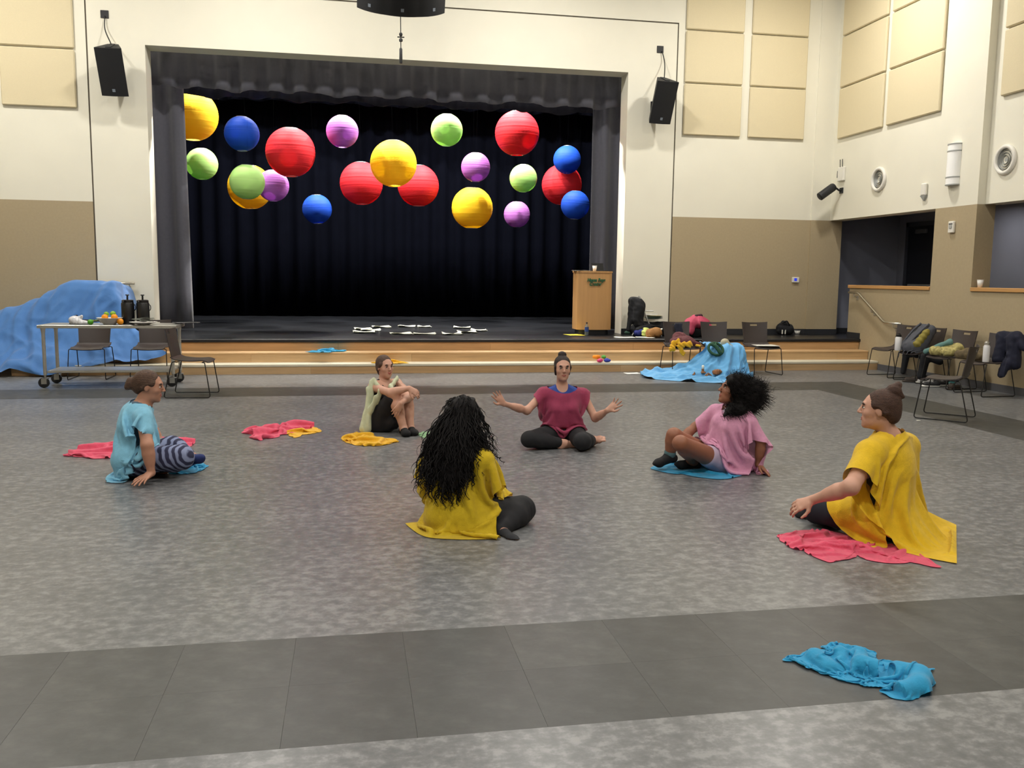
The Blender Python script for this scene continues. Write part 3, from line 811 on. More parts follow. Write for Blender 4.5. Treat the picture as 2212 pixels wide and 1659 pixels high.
sn = thing('motion_sensor', 'small white motion sensor below the sconce on the right wall', 'sensor', (XR, 12.6, 2.90))
MB().box(-.055, 0, -.06, .06, -.06, .13, .015).build('case', M_whitepl, sn)
MB().add([(-.055, -.06, -.06), (-.055, .06, -.06), (0, .06, -.06), (0, -.06, -.06), (-.03, 0, -.14), (0, 0, -.14)], [(0, 1, 2, 3), (0, 4, 1), (1, 4, 5, 2), (0, 3, 5, 4), (2, 5, 3)]).build('lens', M_vent, sn)
fs = thing('fire_strobe', 'small square white alarm strobe on the beige pillar', 'alarm', (XR, 11.90, 2.32))
MB().box(-.04, 0, -.06, .06, -.085, .085, .008).build('case', M_whitepl, fs)
MB().box(-.052, -.04, -.03, .03, -.02, .03, .004).build('strobe_lens', M_vent, fs)
MB().box(-.043, -.04, -.04, .04, .035, .055).build('marking', M_basegrey, fs)
th = thing('thermostat', 'white wall thermostat with a blue display on the beige wall', 'thermostat', (8.22, YW, 1.51))
MB().box(-.07, .07, -.03, 0, -.05, .05, .006).build('case', M_whitepl, th)
MB().box(-.032, .022, -.034, -.03, -.02, .032).build('display', mat('lcd_blue', '#2b3fd0', .3, emit=('#2b3fd0', .6)), th)
hr = thing('stair_handrail', 'steel handrail sloping down along the beige low wall', 'handrail', (XR, 13.7, 0))
RXX = XR - .075
pth = arc_path([(RXX, 14.47, 1.30), (RXX, 14.18, 1.30), (RXX, 13.35, .82), (RXX, 12.89, .82)], .06, 5)
MB().tube(pth, .019, 10).build('rail', M_chrome, hr, smooth=True, world=True)
for y, z in ((14.30, 1.30), (13.75, 1.05), (13.1, .82)):
    MB().tube([(RXX, y, z - .015), (RXX, y, z - .07), (XR, y, z - .09)], .008, 6).box(XR - .008, XR, y - .03, y + .03, z - .13, z - .06).build('bracket', M_steel, hr, world=True)
hb = thing('wall_handrail', 'short steel rail on the white wall above the airpots', 'handrail', (-3.75, YW, 1.315))
MB().tube([(-.35, -.07, 0), (.28, -.07, 0)], .02, 10).build('rail', M_chrome, hb, smooth=True)
MB().tube([(.2, -.07, -.015), (.2, -.04, -.05), (.2, 0, -.05)], .008, 6).tube([(-.2, -.07, -.015), (-.2, -.04, -.05), (-.2, 0, -.05)], .008, 6).build('bracket', M_steel, hb)
hb2 = thing('wall_handrail', 'short white rail on the wall beside the folding chair', 'handrail', (5.380, 15.400, 0.834))
MB().tube([(-.16, -.06, 0), (.13, -.06, 0)], .03, 12).build('rail', mat('rail_white', '#cfcfca', .5), hb2, smooth=True)
MB().tube([(.05, -.06, 0), (.05, 0, 0)], .012, 6).build('bracket', M_steel, hb2)
cup((XR + .06, 11.30, 1.432), 'white paper cup standing on the wooden ledge at right', .11, .045)

# ================================================================== implicit-surface modelling (bodies, hair, garments)
def rotm(yaw=0., pitch=0., roll=0.):
    """frame: x side, y forward, z up; yaw about z, pitch nods forward (down), roll tilts"""
    return np.array(Matrix.Rotation(yaw, 3, 'Z') @ Matrix.Rotation(-pitch, 3, 'X') @ Matrix.Rotation(roll, 3, 'Y'))
def V3(*a): return np.array(a, float)
def cap(a, b, ra, rb=None, k=.02, flat=None):
    return ('cap', np.array(a, float), np.array(b, float), ra, ra if rb is None else rb, k, flat)
def ell(c, r, R=None, k=.02):
    r = (r, r, r) if np.isscalar(r) else r
    return ('ell', np.array(c, float), np.array(r, float), np.eye(3) if R is None else np.asarray(R), k)
def sub(p): return ('sub', p)
def keep(p): return ('keep', p)            # intersect
def half_space(c, n, k=.01): n = np.array(n, float); return ('pl', np.array(c, float), n / np.linalg.norm(n), k)   # solid on the -n side
def prim_bb(p):
    if p[0] == 'cap':
        r = max(p[3], p[4]); return np.minimum(p[1], p[2]) - r, np.maximum(p[1], p[2]) + r
    if p[0] == 'ell':
        e = np.sqrt(((p[3] * p[2]) ** 2).sum(1)); return p[1] - e, p[1] + e
def prim_d(p, X, Y, Z):
    if p[0] == 'cap':
        a, b, ra, rb = p[1:5]; ba = b - a; L2 = max(ba @ ba, 1e-9)
        t = np.clip(((X - a[0]) * ba[0] + (Y - a[1]) * ba[1] + (Z - a[2]) * ba[2]) / L2, 0, 1)
        wx, wy, wz = X - a[0] - t * ba[0], Y - a[1] - t * ba[1], Z - a[2] - t * ba[2]
        if p[6] is not None:
            n, s = p[6]; q = (wx * n[0] + wy * n[1] + wz * n[2]) * (s - 1)
            wx, wy, wz = wx + n[0] * q, wy + n[1] * q, wz + n[2] * q
        return np.sqrt(wx*wx + wy*wy + wz*wz) - (ra + (rb - ra) * t)
    if p[0] == 'ell':
        c, r, R = p[1:4]; dx, dy, dz = X - c[0], Y - c[1], Z - c[2]
        u = (R[0, 0]*dx + R[1, 0]*dy + R[2, 0]*dz) / r[0]; v = (R[0, 1]*dx + R[1, 1]*dy + R[2, 1]*dz) / r[1]; w_ = (R[0, 2]*dx + R[1, 2]*dy + R[2, 2]*dz) / r[2]
        k0 = np.sqrt(u*u + v*v + w_*w_); k1 = np.sqrt((u/r[0])**2 + (v/r[1])**2 + (w_/r[2])**2) + 1e-6
        return np.where(k0 < 1e-4, -min(r), k0 * (k0 - 1) / k1)
    if p[0] == 'pl':
        return (X - p[1][0]) * p[2][0] + (Y - p[1][1]) * p[2][1] + (Z - p[1][2]) * p[2][2]
def smin(a, b, k):
    h = np.maximum(k - np.abs(a - b), 0) / k
    return np.minimum(a, b) - h*h*k*.25
def sdf_grid(prims, h=.006, grow=0., disp=None, floor_z=None):
    pos = [p for p in prims if p[0] in ('cap', 'ell')]
    bbs = [prim_bb(p) for p in pos]
    mg = grow + .03
    lo = np.min([b[0] for b in bbs], 0) - mg; hi = np.max([b[1] for b in bbs], 0) + mg
    n = np.ceil((hi - lo) / h).astype(int) + 1
    ax = [lo[i] + h * np.arange(n[i]) for i in range(3)]
    D = np.full(n, .2, np.float32)
    def box(l, u):
        s = []
        for i in range(3):
            a = max(0, int((l[i] - lo[i]) / h)); b = min(n[i], int((u[i] - lo[i]) / h) + 2); s.append(slice(a, max(a, b)))
        return tuple(s)
    def XYZ(s): return ax[0][s[0]][:, None, None].astype(np.float32), ax[1][s[1]][None, :, None].astype(np.float32), ax[2][s[2]][None, None, :].astype(np.float32)
    for p in prims:
        if p[0] in ('cap', 'ell'):
            l, u = prim_bb(p); k = p[5] if p[0] == 'cap' else p[4]
            s = box(l - grow - k - 3*h - .01, u + grow + k + 3*h + .01)
            D[s] = smin(D[s], (prim_d(p, *XYZ(s)) - grow).astype(np.float32), max(k, 1e-4))
        elif p[0] == 'sub':
            q = p[1]
            if q[0] == 'pl': D = -smin(-D, prim_d(q, *XYZ((slice(None),)*3)).astype(np.float32), q[3])
            else:
                l, u = prim_bb(q); k = q[5] if q[0] == 'cap' else q[4]; s = box(l - k - .03, u + k + .03)
                D[s] = -smin(-D[s], prim_d(q, *XYZ(s)).astype(np.float32), k)
        elif p[0] == 'keep':
            q = p[1]; k = q[3] if q[0] == 'pl' else (q[5] if q[0] == 'cap' else q[4])
            D = -smin(-D, -prim_d(q, *XYZ((slice(None),)*3)).astype(np.float32), k)
    if disp is not None:
        idx = np.nonzero(np.abs(D) < .06)
        D[idx] -= disp(ax[0][idx[0]], ax[1][idx[1]], ax[2][idx[2]]).astype(np.float32)
    if floor_z is not None: D = np.maximum(D, floor_z - ax[2][None, None, :].astype(np.float32))
    D[0] = D[-1] = .2; D[:, 0] = D[:, -1] = .2; D[:, :, 0] = D[:, :, -1] = .2
    return D, lo, h
def sdf_mesh(prims, h=.006, grow=0., disp=None, floor_z=None, smooth=1):
    return surface_nets(*sdf_grid(prims, h, grow, disp, floor_z), smooth)
def surface_nets(D, lo, h, smooth=1):
    S = D < 0
    m = n = None
    c = np.zeros(np.array(D.shape) - 1, np.uint8)
    for i in (0, 1):
        for j in (0, 1):
            for k in (0, 1):
                c += S[i:S.shape[0]-1+i, j:S.shape[1]-1+j, k:S.shape[2]-1+k]
    cell = np.argwhere((c > 0) & (c < 8))
    idm = np.full(c.shape, -1, np.int32); idm[tuple(cell.T)] = np.arange(len(cell))
    acc = np.zeros((len(cell), 3)); cnt = np.zeros(len(cell))
    cor = [(i, j, k) for i in (0, 1) for j in (0, 1) for k in (0, 1)]
    val = {q: D[cell[:, 0]+q[0], cell[:, 1]+q[1], cell[:, 2]+q[2]] for q in cor}
    for a in cor:
        for axis in range(3):
            if a[axis]: continue
            b = tuple(1 if i == axis else a[i] for i in range(3))
            va, vb = val[a], val[b]; msk = (va < 0) != (vb < 0)
            t = np.where(msk, va / np.where(msk, va - vb, 1), 0)
            pt = np.array(a, float)[None, :].repeat(len(cell), 0); pt[:, axis] += t
            acc[msk] += pt[msk]; cnt[msk] += 1
    V = (cell + acc / np.maximum(cnt, 1)[:, None]) * h + lo
    Fs = []
    for axis in range(3):
        s0 = [slice(None)]*3; s1 = [slice(None)]*3; s0[axis] = slice(0, -1); s1[axis] = slice(1, None)
        A, B = S[tuple(s0)], S[tuple(s1)]
        e = np.argwhere(A != B); o1, o2 = (axis + 1) % 3, (axis + 2) % 3
        ok = (e[:, o1] > 0) & (e[:, o2] > 0) & (e[:, o1] < D.shape[o1]-1) & (e[:, o2] < D.shape[o2]-1); e = e[ok]
        def at_(d1, d2):
            q = e.copy(); q[:, o1] += d1; q[:, o2] += d2; return idm[tuple(q.T)]
        q = np.stack([at_(-1, -1), at_(0, -1), at_(0, 0), at_(-1, 0)], 1)
        fl_ = S[tuple(e.T)]; q[~fl_] = q[~fl_][:, ::-1]
        Fs.append(q[(q >= 0).all(1)])
    Fq = np.vstack(Fs)
    for _ in range(smooth):
        sm = np.zeros_like(V); ct = np.zeros(len(V))
        for i in range(4):
            a, b = Fq[:, i], Fq[:, (i+1) % 4]
            np.add.at(sm, a, V[b]); np.add.at(ct, a, 1)
        V = V * .5 + sm / np.maximum(ct, 1)[:, None] * .5
    return V, Fq
def fast_mesh(name, V, Fq, m, parent, smooth=True):
    """numpy quads (world coordinates) to a mesh object under parent"""
    mw = Matrix.LocRotScale(parent.location, parent.rotation_euler, None) if parent.parent is None else Matrix.LocRotScale(parent.parent.location, parent.parent.rotation_euler, None) @ Matrix.LocRotScale(parent.location, parent.rotation_euler, None)
    A = np.array(mw.inverted()); V = V @ A[:3, :3].T + A[:3, 3]
    me = bpy.data.meshes.new(name); k = Fq.shape[1]
    me.vertices.add(len(V)); me.vertices.foreach_set('co', V.astype(np.float32).ravel())
    me.loops.add(Fq.size); me.loops.foreach_set('vertex_index', Fq.astype(np.int32).ravel())
    me.polygons.add(len(Fq)); me.polygons.foreach_set('loop_start', np.arange(0, Fq.size, k, dtype=np.int32))
    me.update(calc_edges=True)
    if smooth: me.polygons.foreach_set('use_smooth', np.ones(len(Fq), bool))
    me.materials.append(m); me.update()
    o = bpy.data.objects.new(name, me); COL.objects.link(o); o.parent = parent
    return o
def strands_mesh(name, paths, rad, m, parent, n=4):
    """many thin locks of hair: paths is a list of (k,3) arrays"""
    Vs = []; Fs = []; off = 0
    ang = np.arange(n) * 2*PI/n
    for i, p in enumerate(paths):
        p = np.asarray(p); k = len(p); t = np.gradient(p, axis=0); t /= np.linalg.norm(t, axis=1, keepdims=True) + 1e-9
        ref = np.array([.3, .9, .31]); u = np.cross(t, ref); u /= np.linalg.norm(u, axis=1, keepdims=True) + 1e-9; v = np.cross(t, u)
        r = (rad[i] if isinstance(rad, (list, np.ndarray)) else rad) * np.concatenate([np.linspace(.8, 1, k // 2), np.linspace(1, .25, k - k // 2)])
        ring = p[:, None, :] + r[:, None, None] * (np.cos(ang)[None, :, None] * u[:, None, :] + np.sin(ang)[None, :, None] * v[:, None, :])
        Vs.append(ring.reshape(-1, 3))
        b = off + (np.arange(k - 1)[:, None] * n); a = np.arange(n); a2 = (a + 1) % n
        Fs.append(np.stack([b + a, b + a2, b + n + a2, b + n + a], -1).reshape(-1, 4)); off += k * n
    return fast_mesh(name, np.vstack(Vs), np.vstack(Fs), m, parent)

# ------------------------------------------------------------------ anatomy
def head_prims(c, R, s=1.):
    c = np.array(c, float)
    T = lambda x, y, z: c + R @ (np.array([x, y, z]) * s)
    E = lambda x, y, z, a, b, d, k: ell(T(x, y, z), (a*s, b*s, d*s), R, k*s)
    C_ = lambda a, b, ra, rb, k: cap(T(*a), T(*b), ra*s, rb*s, k*s)
    pr = [E(0, -.014, .034, .072, .092, .080, .02), E(0, .036, -.026, .057, .056, .080, .05), E(0, .040, -.078, .046, .044, .036, .03),
          E(0, .074, -.100, .020, .017, .016, .02), E(.040, .056, -.024, .022, .022, .02, .02), E(-.040, .056, -.024, .022, .022, .02, .02),
          C_((-.032, .082, .030), (.032, .082, .030), .010, .010, .014),
          C_((0, .092, .016), (0, .112, -.022), .007, .0105, .010), E(.011, .103, -.026, .008, .008, .006, .006), E(-.011, .103, -.026, .008, .008, .006, .006),
          C_((-.018, .087, -.056), (.018, .087, -.056), .0065, .0065, .007), C_((-.015, .086, -.067), (.015, .086, -.067), .0075, .0075, .006),
          E(.074, -.004, -.006, .008, .019, .030, .008), E(-.074, -.004, -.006, .008, .019, .030, .008),
          sub(E(.030, .102, .008, .015, .014, .009, .012)), sub(E(-.030, .102, .008, .015, .014, .009, .012)),
          sub(C_((-.016, .099, -.0615), (.016, .099, -.0615), .0022, .0022, .004))]
    return pr, T
def face_parts(T, R, s, parent, M_brow, M_lip, look=0., smile=.002):
    for sx in (-1, 1):
        e = T(sx*.030, .0805, .007)
        V, Fq = sdf_mesh([ell(e, (.0125 * s, .011 * s, .0062 * s), R)], .003, smooth=0); ey = fast_mesh('eye', V, Fq, MATS['eye_white'], parent)
        V, Fq = sdf_mesh([ell(T(sx*.030 + look*.004, .0905, .007), (.0058*s, .004*s, .0052*s), R)], .002, smooth=0); fast_mesh('iris', V, Fq, MATS['eye_dark'], ey)
        V, Fq = sdf_mesh([cap(T(sx*.016, .094, .0275), T(sx*.034, .088, .0300),   .0022*s, .0024*s), cap(T(sx*.034, .088, .0300), T(sx*.047, .079, .0265), .0024*s, .0016*s)], .003, smooth=0); fast_mesh('eyebrow', V, Fq, M_brow, parent)
        V, Fq = sdf_mesh([cap(T(sx*.018, .0935, .0145), T(sx*.042, .0885, .0135), .0026*s, .0026*s)], .0025, smooth=0); fast_mesh('eyelid', V, Fq, M_brow, parent)
    V, Fq = sdf_mesh([cap(T(-.021, .0900, -.0575 + smile), T(0, .0928, -.0565), .0034*s, .0042*s, k=.003), cap(T(.021, .0900, -.0575 + smile), T(0, .0928, -.0565), .0034*s, .0042*s, k=.003), cap(T(-.018, .0900, -.0645 + smile), T(0, .0918, -.0685), .0036*s, .0052*s, k=.003), cap(T(.018, .0900, -.0645 + smile), T(0, .0918, -.0685), .0036*s, .0052*s, k=.003)], .0028, smooth=0)
    fast_mesh('lips', V, Fq, M_lip, parent)
def hand_prims(w, fwd, nrm, side, curl=.25, spread=.16, s=1., thumb=1.0):
    """w wrist; fwd towards the fingers; nrm out of the back of the hand; side=+1 thumb lies towards fwd x nrm"""
    w = np.array(w, float); f = np.array(fwd, float); f /= np.linalg.norm(f)
    nr = np.array(nrm, float); nr -= f * (nr @ f); nr /= np.linalg.norm(nr); x = np.cross(f, nr) * side
    pr = [cap(w, w + f*.045*s, .021*s, .022*s, .02, (nr, 1.35)), cap(w + f*.03*s + x*.018*s, w + f*.078*s + x*.028*s, .015*s, .013*s, .02, (nr, 1.2)), cap(w + f*.03*s - x*.012*s, w + f*.072*s - x*.028*s, .015*s, .012*s, .02, (nr, 1.2)),
          cap(w + f*.035*s, w + f*.078*s, .016*s, .014*s, .02, (nr, 1.2))]
    for i, (off, L_, r) in enumerate(((.029, .072, .0085), (.010, .080, .0088), (-.010, .074, .0084), (-.028, .058, .0075))):
        a = w + f*(.082 - .004*abs(i - 1))*s + x*off*s
        d = f + x * (spread * (1.5 - i)) * .9
        d /= np.linalg.norm(d); c = curl * (1 + .12*i)
        p0 = a
        for seg, fr in enumerate((.44, .31, .25)):
            ang = c * (seg + .6)
            dd = d * math.cos(ang) - nr * math.sin(ang)
            p1 = p0 + dd * L_ * fr * s
            pr.append(cap(p0, p1, r*s*(1 - .08*seg), r*s*(.93 - .08*seg), .006)); p0 = p1
    a = w + f*.022*s + x*.020*s; b = a + (f*.5 + x*.75*thumb - nr*.25) * .042*s; c2 = b + (f*.8 + x*.42*thumb - nr*.2) * .032*s; d2 = c2 + (f*.95 + x*.15 - nr*.2) * .024*s
    pr += [cap(a, b, .0145*s, .0105*s, .012), cap(b, c2, .0102*s, .0092*s, .006), cap(c2, d2, .0092*s, .0075*s, .006)]
    return pr
def foot_prims(ank, toe, up=(0, 0, 1), s=1., bare=False, side=1):
    """ankle joint and toe tip"""
    a = np.array(ank, float); t = np.array(toe, float); f = t - a; L_ = np.linalg.norm(f); f /= L_
    up = np.array(up, float); up = up - f*(up @ f); up /= np.linalg.norm(up); x = np.cross(f, up) * side
    ball = a + f*L_*.68 - up*.012*s; heel = a - f*.035*s - up*.035*s
    pr = [ell(heel, .032*s, k=.025), cap(a, ball, .033*s, .030*s, .025, (up, 1.15)), cap(heel, ball - up*.004, .026*s, .026*s, .02), cap(ball - x*.016, ball + x*.018, .024*s, .024*s, .02), cap(ball, t - f*.02, .028*s, .022*s, .02, (up, 1.35))]
    if bare:
        for i, (o, L2, r) in enumerate(((.024, .05, .011), (.008, .045, .0085), (-.006, .04, .008), (-.018, .034, .0075), (-.029, .026, .007))):
            pr.append(cap(ball + f*.01 + x*o, ball + f*(L2 + .01) + x*o*1.15 - up*.006, r, r*.9, .005))
    return pr
def flat_n(v): v = np.array(v, float); return v / np.linalg.norm(v)
def torso_prims(pel, chest, neck, fwd, w=1., hipw=.12):
    """pel pelvis centre, chest centre, neck base; fwd facing direction"""
    pel, chest, neck = (np.array(q, float) for q in (pel, chest, neck)); f = flat_n(fwd)
    up = flat_n(neck - pel); f = flat_n(f - up * (f @ up)); s = np.cross(f, up)
    mid = pel * .5 + chest * .5
    return [cap(pel - s*hipw*.62*w, pel + s*hipw*.62*w, .102*w, .102*w, .06, (f, 1.05)), cap(pel - f*.035 - s*.07*w - up*.01, pel - f*.035 + s*.07*w - up*.01, .095*w, .095*w, .06),
            cap(pel - s*.03, mid - s*.02, .105*w, .092*w, .06, (f, 1.12)), cap(pel + s*.03, mid + s*.02, .105*w, .092*w, .06, (f, 1.12)),
            cap(mid - s*.025*w, chest - s*.055*w, .090*w, .100*w, .06, (f, 1.18)), cap(mid + s*.025*w, chest + s*.055*w, .090*w, .100*w, .06, (f, 1.18)),
            cap(chest - s*.055*w, chest - s*.075*w + up*.09, .095*w, .065*w, .06, (f, 1.12)), cap(chest + s*.055*w, chest + s*.075*w + up*.09, .095*w, .065*w, .06, (f, 1.12)),
            ell(chest + f*.085*w + s*.065*w - up*.02, .052*w, k=.05), ell(chest + f*.085*w - s*.065*w - up*.02, .052*w, k=.05),
            cap(chest + up*.08, neck, .085*w, .052*w, .06)]
def limb(a, b, c, ra, rb, rc, k=.03):
    a, b, c = (np.array(q, float) for q in (a, b, c))
    return [cap(a, b, ra, rb, k), cap(b, c, rb * .98, rc, k), cap(b * .68 + c * .32, b * .45 + c * .55, rb * 1.03, (rb + rc) * .47, k)]

M_skin = mat('skin_fair', '#c3947f', .55, sss=0., var=.04, vscale=18)
M_skin2 = mat('skin_tan', '#b07f68', .55, sss=0., var=.04, vscale=18)
M_skin3 = mat('skin_brown', '#8d5a43', .55, sss=0., var=.05, vscale=18)
mat('eye_white', '#d9d2ca', .3); mat('eye_dark', '#2a1c16', .3)
M_lip = mat('lip_pink', '#a85a52', .5); M_lip2 = mat('lip_rose', '#98514a', .5)
M_hairbr = mat('hair_brown', '#453027', .6, var=.35, vscale=45, stretch=(1, 1, 3), bump=.5, bscale=120, spec=.3)
M_hairlt = mat('hair_light_brown', '#4f3a2e', .6, var=.35, vscale=45, stretch=(1, 1, 3), bump=.5, bscale=120, spec=.3)
M_hairdk = mat('hair_dark', '#2a211f', .6, var=.35, vscale=45, bump=.5, bscale=120, spec=.3)
M_hairbk = mat('hair_black', '#120f10', .7, var=.3, vscale=60, spec=.2)

# ------------------------------------------------------------------ cloth draping: position-based cloth over an implicit body
def drape(prims, P0, mask=None, steps=150, grow=.015, h=.012, iters=8, bend=.12, pins=None, seams=None, grav=9.8, fric=.5, floor_z=.006, damp=.965, shear=.7, anchor=None, neck=None, X0=None):
    """P0 (nv,nu,3) start shape with its rest lengths; mask marks cloth vertices; falls onto prims and the floor"""
    D, lo, hh = sdf_grid(prims, h, grow); D = D.astype(np.float32); G = np.stack(np.gradient(D, hh), -1)
    n3 = np.array(D.shape)
    X = (P0 if X0 is None else X0).astype(np.float64).copy(); Vv = np.zeros_like(X); m = np.ones(X.shape[:2], bool) if mask is None else mask
    pin = np.zeros(X.shape[:2], bool) if pins is None else pins
    inv = np.where(pin, 0., 1.)
    def sl(di, dj):
        A = (slice(max(0, -di), X.shape[0] - max(0, di)), slice(max(0, -dj), X.shape[1] - max(0, dj)))
        B = (slice(max(0, di), X.shape[0] + min(0, di)), slice(max(0, dj), X.shape[1] + min(0, dj)))
        return A, B
    cons = []
    for di, dj, st in ((0, 1, 1.), (1, 0, 1.), (1, 1, shear), (1, -1, shear), (0, 2, bend), (2, 0, bend)):
        A, B = sl(di, dj); L0 = np.linalg.norm(P0[A] - P0[B], axis=-1); ok = m[A] & m[B]
        ii, jj = np.indices(L0.shape)
        col = (jj // max(1, abs(dj))) % 2 if dj and not di else (ii // max(1, abs(di))) % 2
        for c in (0, 1): cons.append((A, B, L0, (ok & (col == c)) * st))
    if anchor is not None:
        r0 = anchor; nv_, nu_ = m.shape
        ai = np.zeros((nv_, nu_), int)
        for j in range(nu_):
            col = np.nonzero(m[:, j])[0]
            fr_ = col[col >= r0]; bk_ = col[col <= r0]
            ai[r0:, j] = fr_[0] if len(fr_) else r0; ai[:r0, j] = bk_[-1] if len(bk_) else r0
        jj_ = np.arange(nu_)[None, :].repeat(nv_, 0)
        AL = np.linalg.norm(P0 - P0[ai, jj_], axis=-1)
    if neck is not None:
        nb = ~m; nb2 = nb.copy()
        for a in (-1, 0, 1):
            for b in (-1, 0, 1): nb2 |= np.roll(np.roll(nb, a, 0), b, 1)
        rim = nb2 & m; NR = np.linalg.norm(P0[rim] - neck, axis=-1) * 1.08
    dt = 1 / 60.
    for it in range(steps):
        Vv[..., 2] -= grav * dt; Vv *= damp
        sp_ = np.linalg.norm(Vv, axis=-1, keepdims=True); Vv *= np.minimum(1, 1.6 / np.maximum(sp_, 1e-6))
        Xp = X.copy(); X = X + Vv * dt * inv[..., None]
        for q in range(iters):
            for A, B, L0, wt in cons:
                d = X[B] - X[A]; L_ = np.linalg.norm(d, axis=-1) + 1e-9
                wa, wb = inv[A], inv[B]; ws = np.maximum(wa + wb, 1e-6)
                k = wt * (L_ - L0) / L_ / ws
                X[A] += d * (k * wa)[..., None]; X[B] -= d * (k * wb)[..., None]
            if seams is not None:
                (a0, a1), (b0, b1), rl = seams
                d = X[b0, b1] - X[a0, a1]; L_ = np.linalg.norm(d, axis=-1) + 1e-9; k = np.maximum(0, L_ - rl) / L_ * .5
                X[a0, a1] += d * k[:, None] * .5; X[b0, b1] -= d * k[:, None] * .5
            if anchor is not None:
                dA = X - X[ai, jj_]; LA = np.linalg.norm(dA, axis=-1); ex = np.where(LA > AL * 1.02, AL * 1.02 / np.maximum(LA, 1e-9), 1.)
                X = X[ai, jj_] + dA * ex[..., None]
            if neck is not None:
                dN = X[rim] - neck; LN = np.linalg.norm(dN, axis=-1); X[rim] = neck + dN * np.minimum(1, NR / np.maximum(LN, 1e-9))[:, None]
            if q % 3 == 2 or q == iters - 1:
                g = np.clip((X - lo) / hh, 0, n3 - 1.001); i0 = g.astype(int); fr = g - i0
                ix, iy, iz = i0[..., 0], i0[..., 1], i0[..., 2]; fx, fy, fz = fr[..., 0], fr[..., 1], fr[..., 2]
                d = 0
                for a in (0, 1):
                    for b in (0, 1):
                        for c in (0, 1): d = d + D[ix+a, iy+b, iz+c] * (fx if a else 1-fx) * (fy if b else 1-fy) * (fz if c else 1-fz)
                hit = (d < 0) & ~pin
                if hit.any():
                    nr = G[ix[hit], iy[hit], iz[hit]]; nr = nr / (np.linalg.norm(nr, axis=-1, keepdims=True) + 1e-6)
                    X[hit] += nr * (-d[hit])[:, None]
                    tg = X[hit] - Xp[hit]; tg = tg - nr * (tg * nr).sum(-1, keepdims=True); X[hit] -= tg * fric
                fl_ = X[..., 2] < floor_z
                if fl_.any():
                    X[..., 2][fl_] = floor_z; dxy = (X - Xp)[fl_]; dxy[:, 2] = 0; X[fl_] -= dxy * .6
        Vv = (X - Xp) / dt
    return X, m
def cloth_obj(name, X, m, mt, parent, up=2, thick=0.):
    """smoothly upsampled cloth grid to a mesh"""
    for _ in range(up - 1):
        nv, nu = X.shape[:2]; Y_ = np.zeros((2*nv-1, nu, 3)); Y_[::2] = X
        Xe = np.concatenate([2*X[:1] - X[1:2], X, 2*X[-1:] - X[-2:-1]], 0); Y_[1::2] = (-Xe[:-3] + 9*Xe[1:-2] + 9*Xe[2:-1] - Xe[3:]) / 16
        mm = np.zeros((2*nv-1, nu), bool); mm[::2] = m; mm[1::2] = m[:-1] & m[1:]
        Z_ = np.zeros((2*nv-1, 2*nu-1, 3)); Z_[:, ::2] = Y_
        Ye = np.concatenate([2*Y_[:, :1] - Y_[:, 1:2], Y_, 2*Y_[:, -1:] - Y_[:, -2:-1]], 1); Z_[:, 1::2] = (-Ye[:, :-3] + 9*Ye[:, 1:-2] + 9*Ye[:, 2:-1] - Ye[:, 3:]) / 16
        m2 = np.zeros((2*nv-1, 2*nu-1), bool); m2[:, ::2] = mm; m2[:, 1::2] = mm[:, :-1] & mm[:, 1:]
        X, m = Z_, m2
    nv, nu = X.shape[:2]; idx = np.full(nv*nu, -1); mk = m.ravel()
    q = np.arange(nv*nu).reshape(nv, nu); Fq = np.stack([q[:-1, :-1], q[:-1, 1:], q[1:, 1:], q[1:, :-1]], -1).reshape(-1, 4)
    Fq = Fq[mk[Fq].all(1)]; us = np.unique(Fq); idx[us] = np.arange(len(us))
    return fast_mesh(name, X.reshape(-1, 3)[us], idx[Fq], mt, parent)
def poncho(c, s, f, W, Lf, Lb, hole, sp=.020, slope=.0, seed=0, ab=0., af=0., cut=None):
    """flat start sheet around the neck: s sideways, f forwards; returns P0, mask and side seam pairs"""
    c = np.array(c, float); s = np.array(s, float); f = np.array(f, float)
    nu = int(W / sp) | 1; nvf = int(Lf / sp); nvb = int(Lb / sp); nv = nvf + nvb + 1
    u = (np.arange(nu) - (nu - 1) / 2) * sp; v = (np.arange(nv) - nvb) * sp
    U, Vv = np.meshgrid(u, v)
    rg = np.random.default_rng(seed)
    rho = np.sqrt((U / hole[0])**2 + ((Vv - hole[2]) / hole[1])**2)
    dl = sp / min(hole[0], hole[1]) * .75; m = rho > 1 - dl * .5
    if cut: m &= ~((np.abs(U) > cut[0] + sp*.5) & (np.abs(Vv) > cut[1]))
    k = np.where(m & (rho < 1 + dl), 1 / np.maximum(rho, 1e-3), 1.)
    U = U * k; Vv = hole[2] + (Vv - hole[2]) * k
    vb = np.minimum(Vv + .10, 0); vf = np.maximum(Vv - .12, 0); v0 = Vv - vb - vf
    P0 = c + U[..., None] * s + (v0 + vb * math.cos(ab) + vf * math.cos(af))[..., None] * f
    P0[..., 2] += rg.normal(0, .002, U.shape) - slope * np.abs(U) + vb * math.sin(ab) - vf * math.sin(af)
    return P0, m, (nu, nv, nvb, sp, int(round(cut[0] / sp)) if cut else (nu - 1) // 2)
def side_seams(info, start, end, rl=.03):
    nu, nv, nvb, sp, hc = info; a = []; b = []
    k0, k1 = int(start / sp), int(end / sp)
    for k in range(k0, k1):
        if nvb + k < nv and nvb - k >= 0:
            for col in ((nu - 1)//2 - hc, (nu - 1)//2 + hc): a.append((nvb + k, col)); b.append((nvb - k, col))
    a = np.array(a); b = np.array(b)
    return (a[:, 0], a[:, 1]), (b[:, 0], b[:, 1]), rl

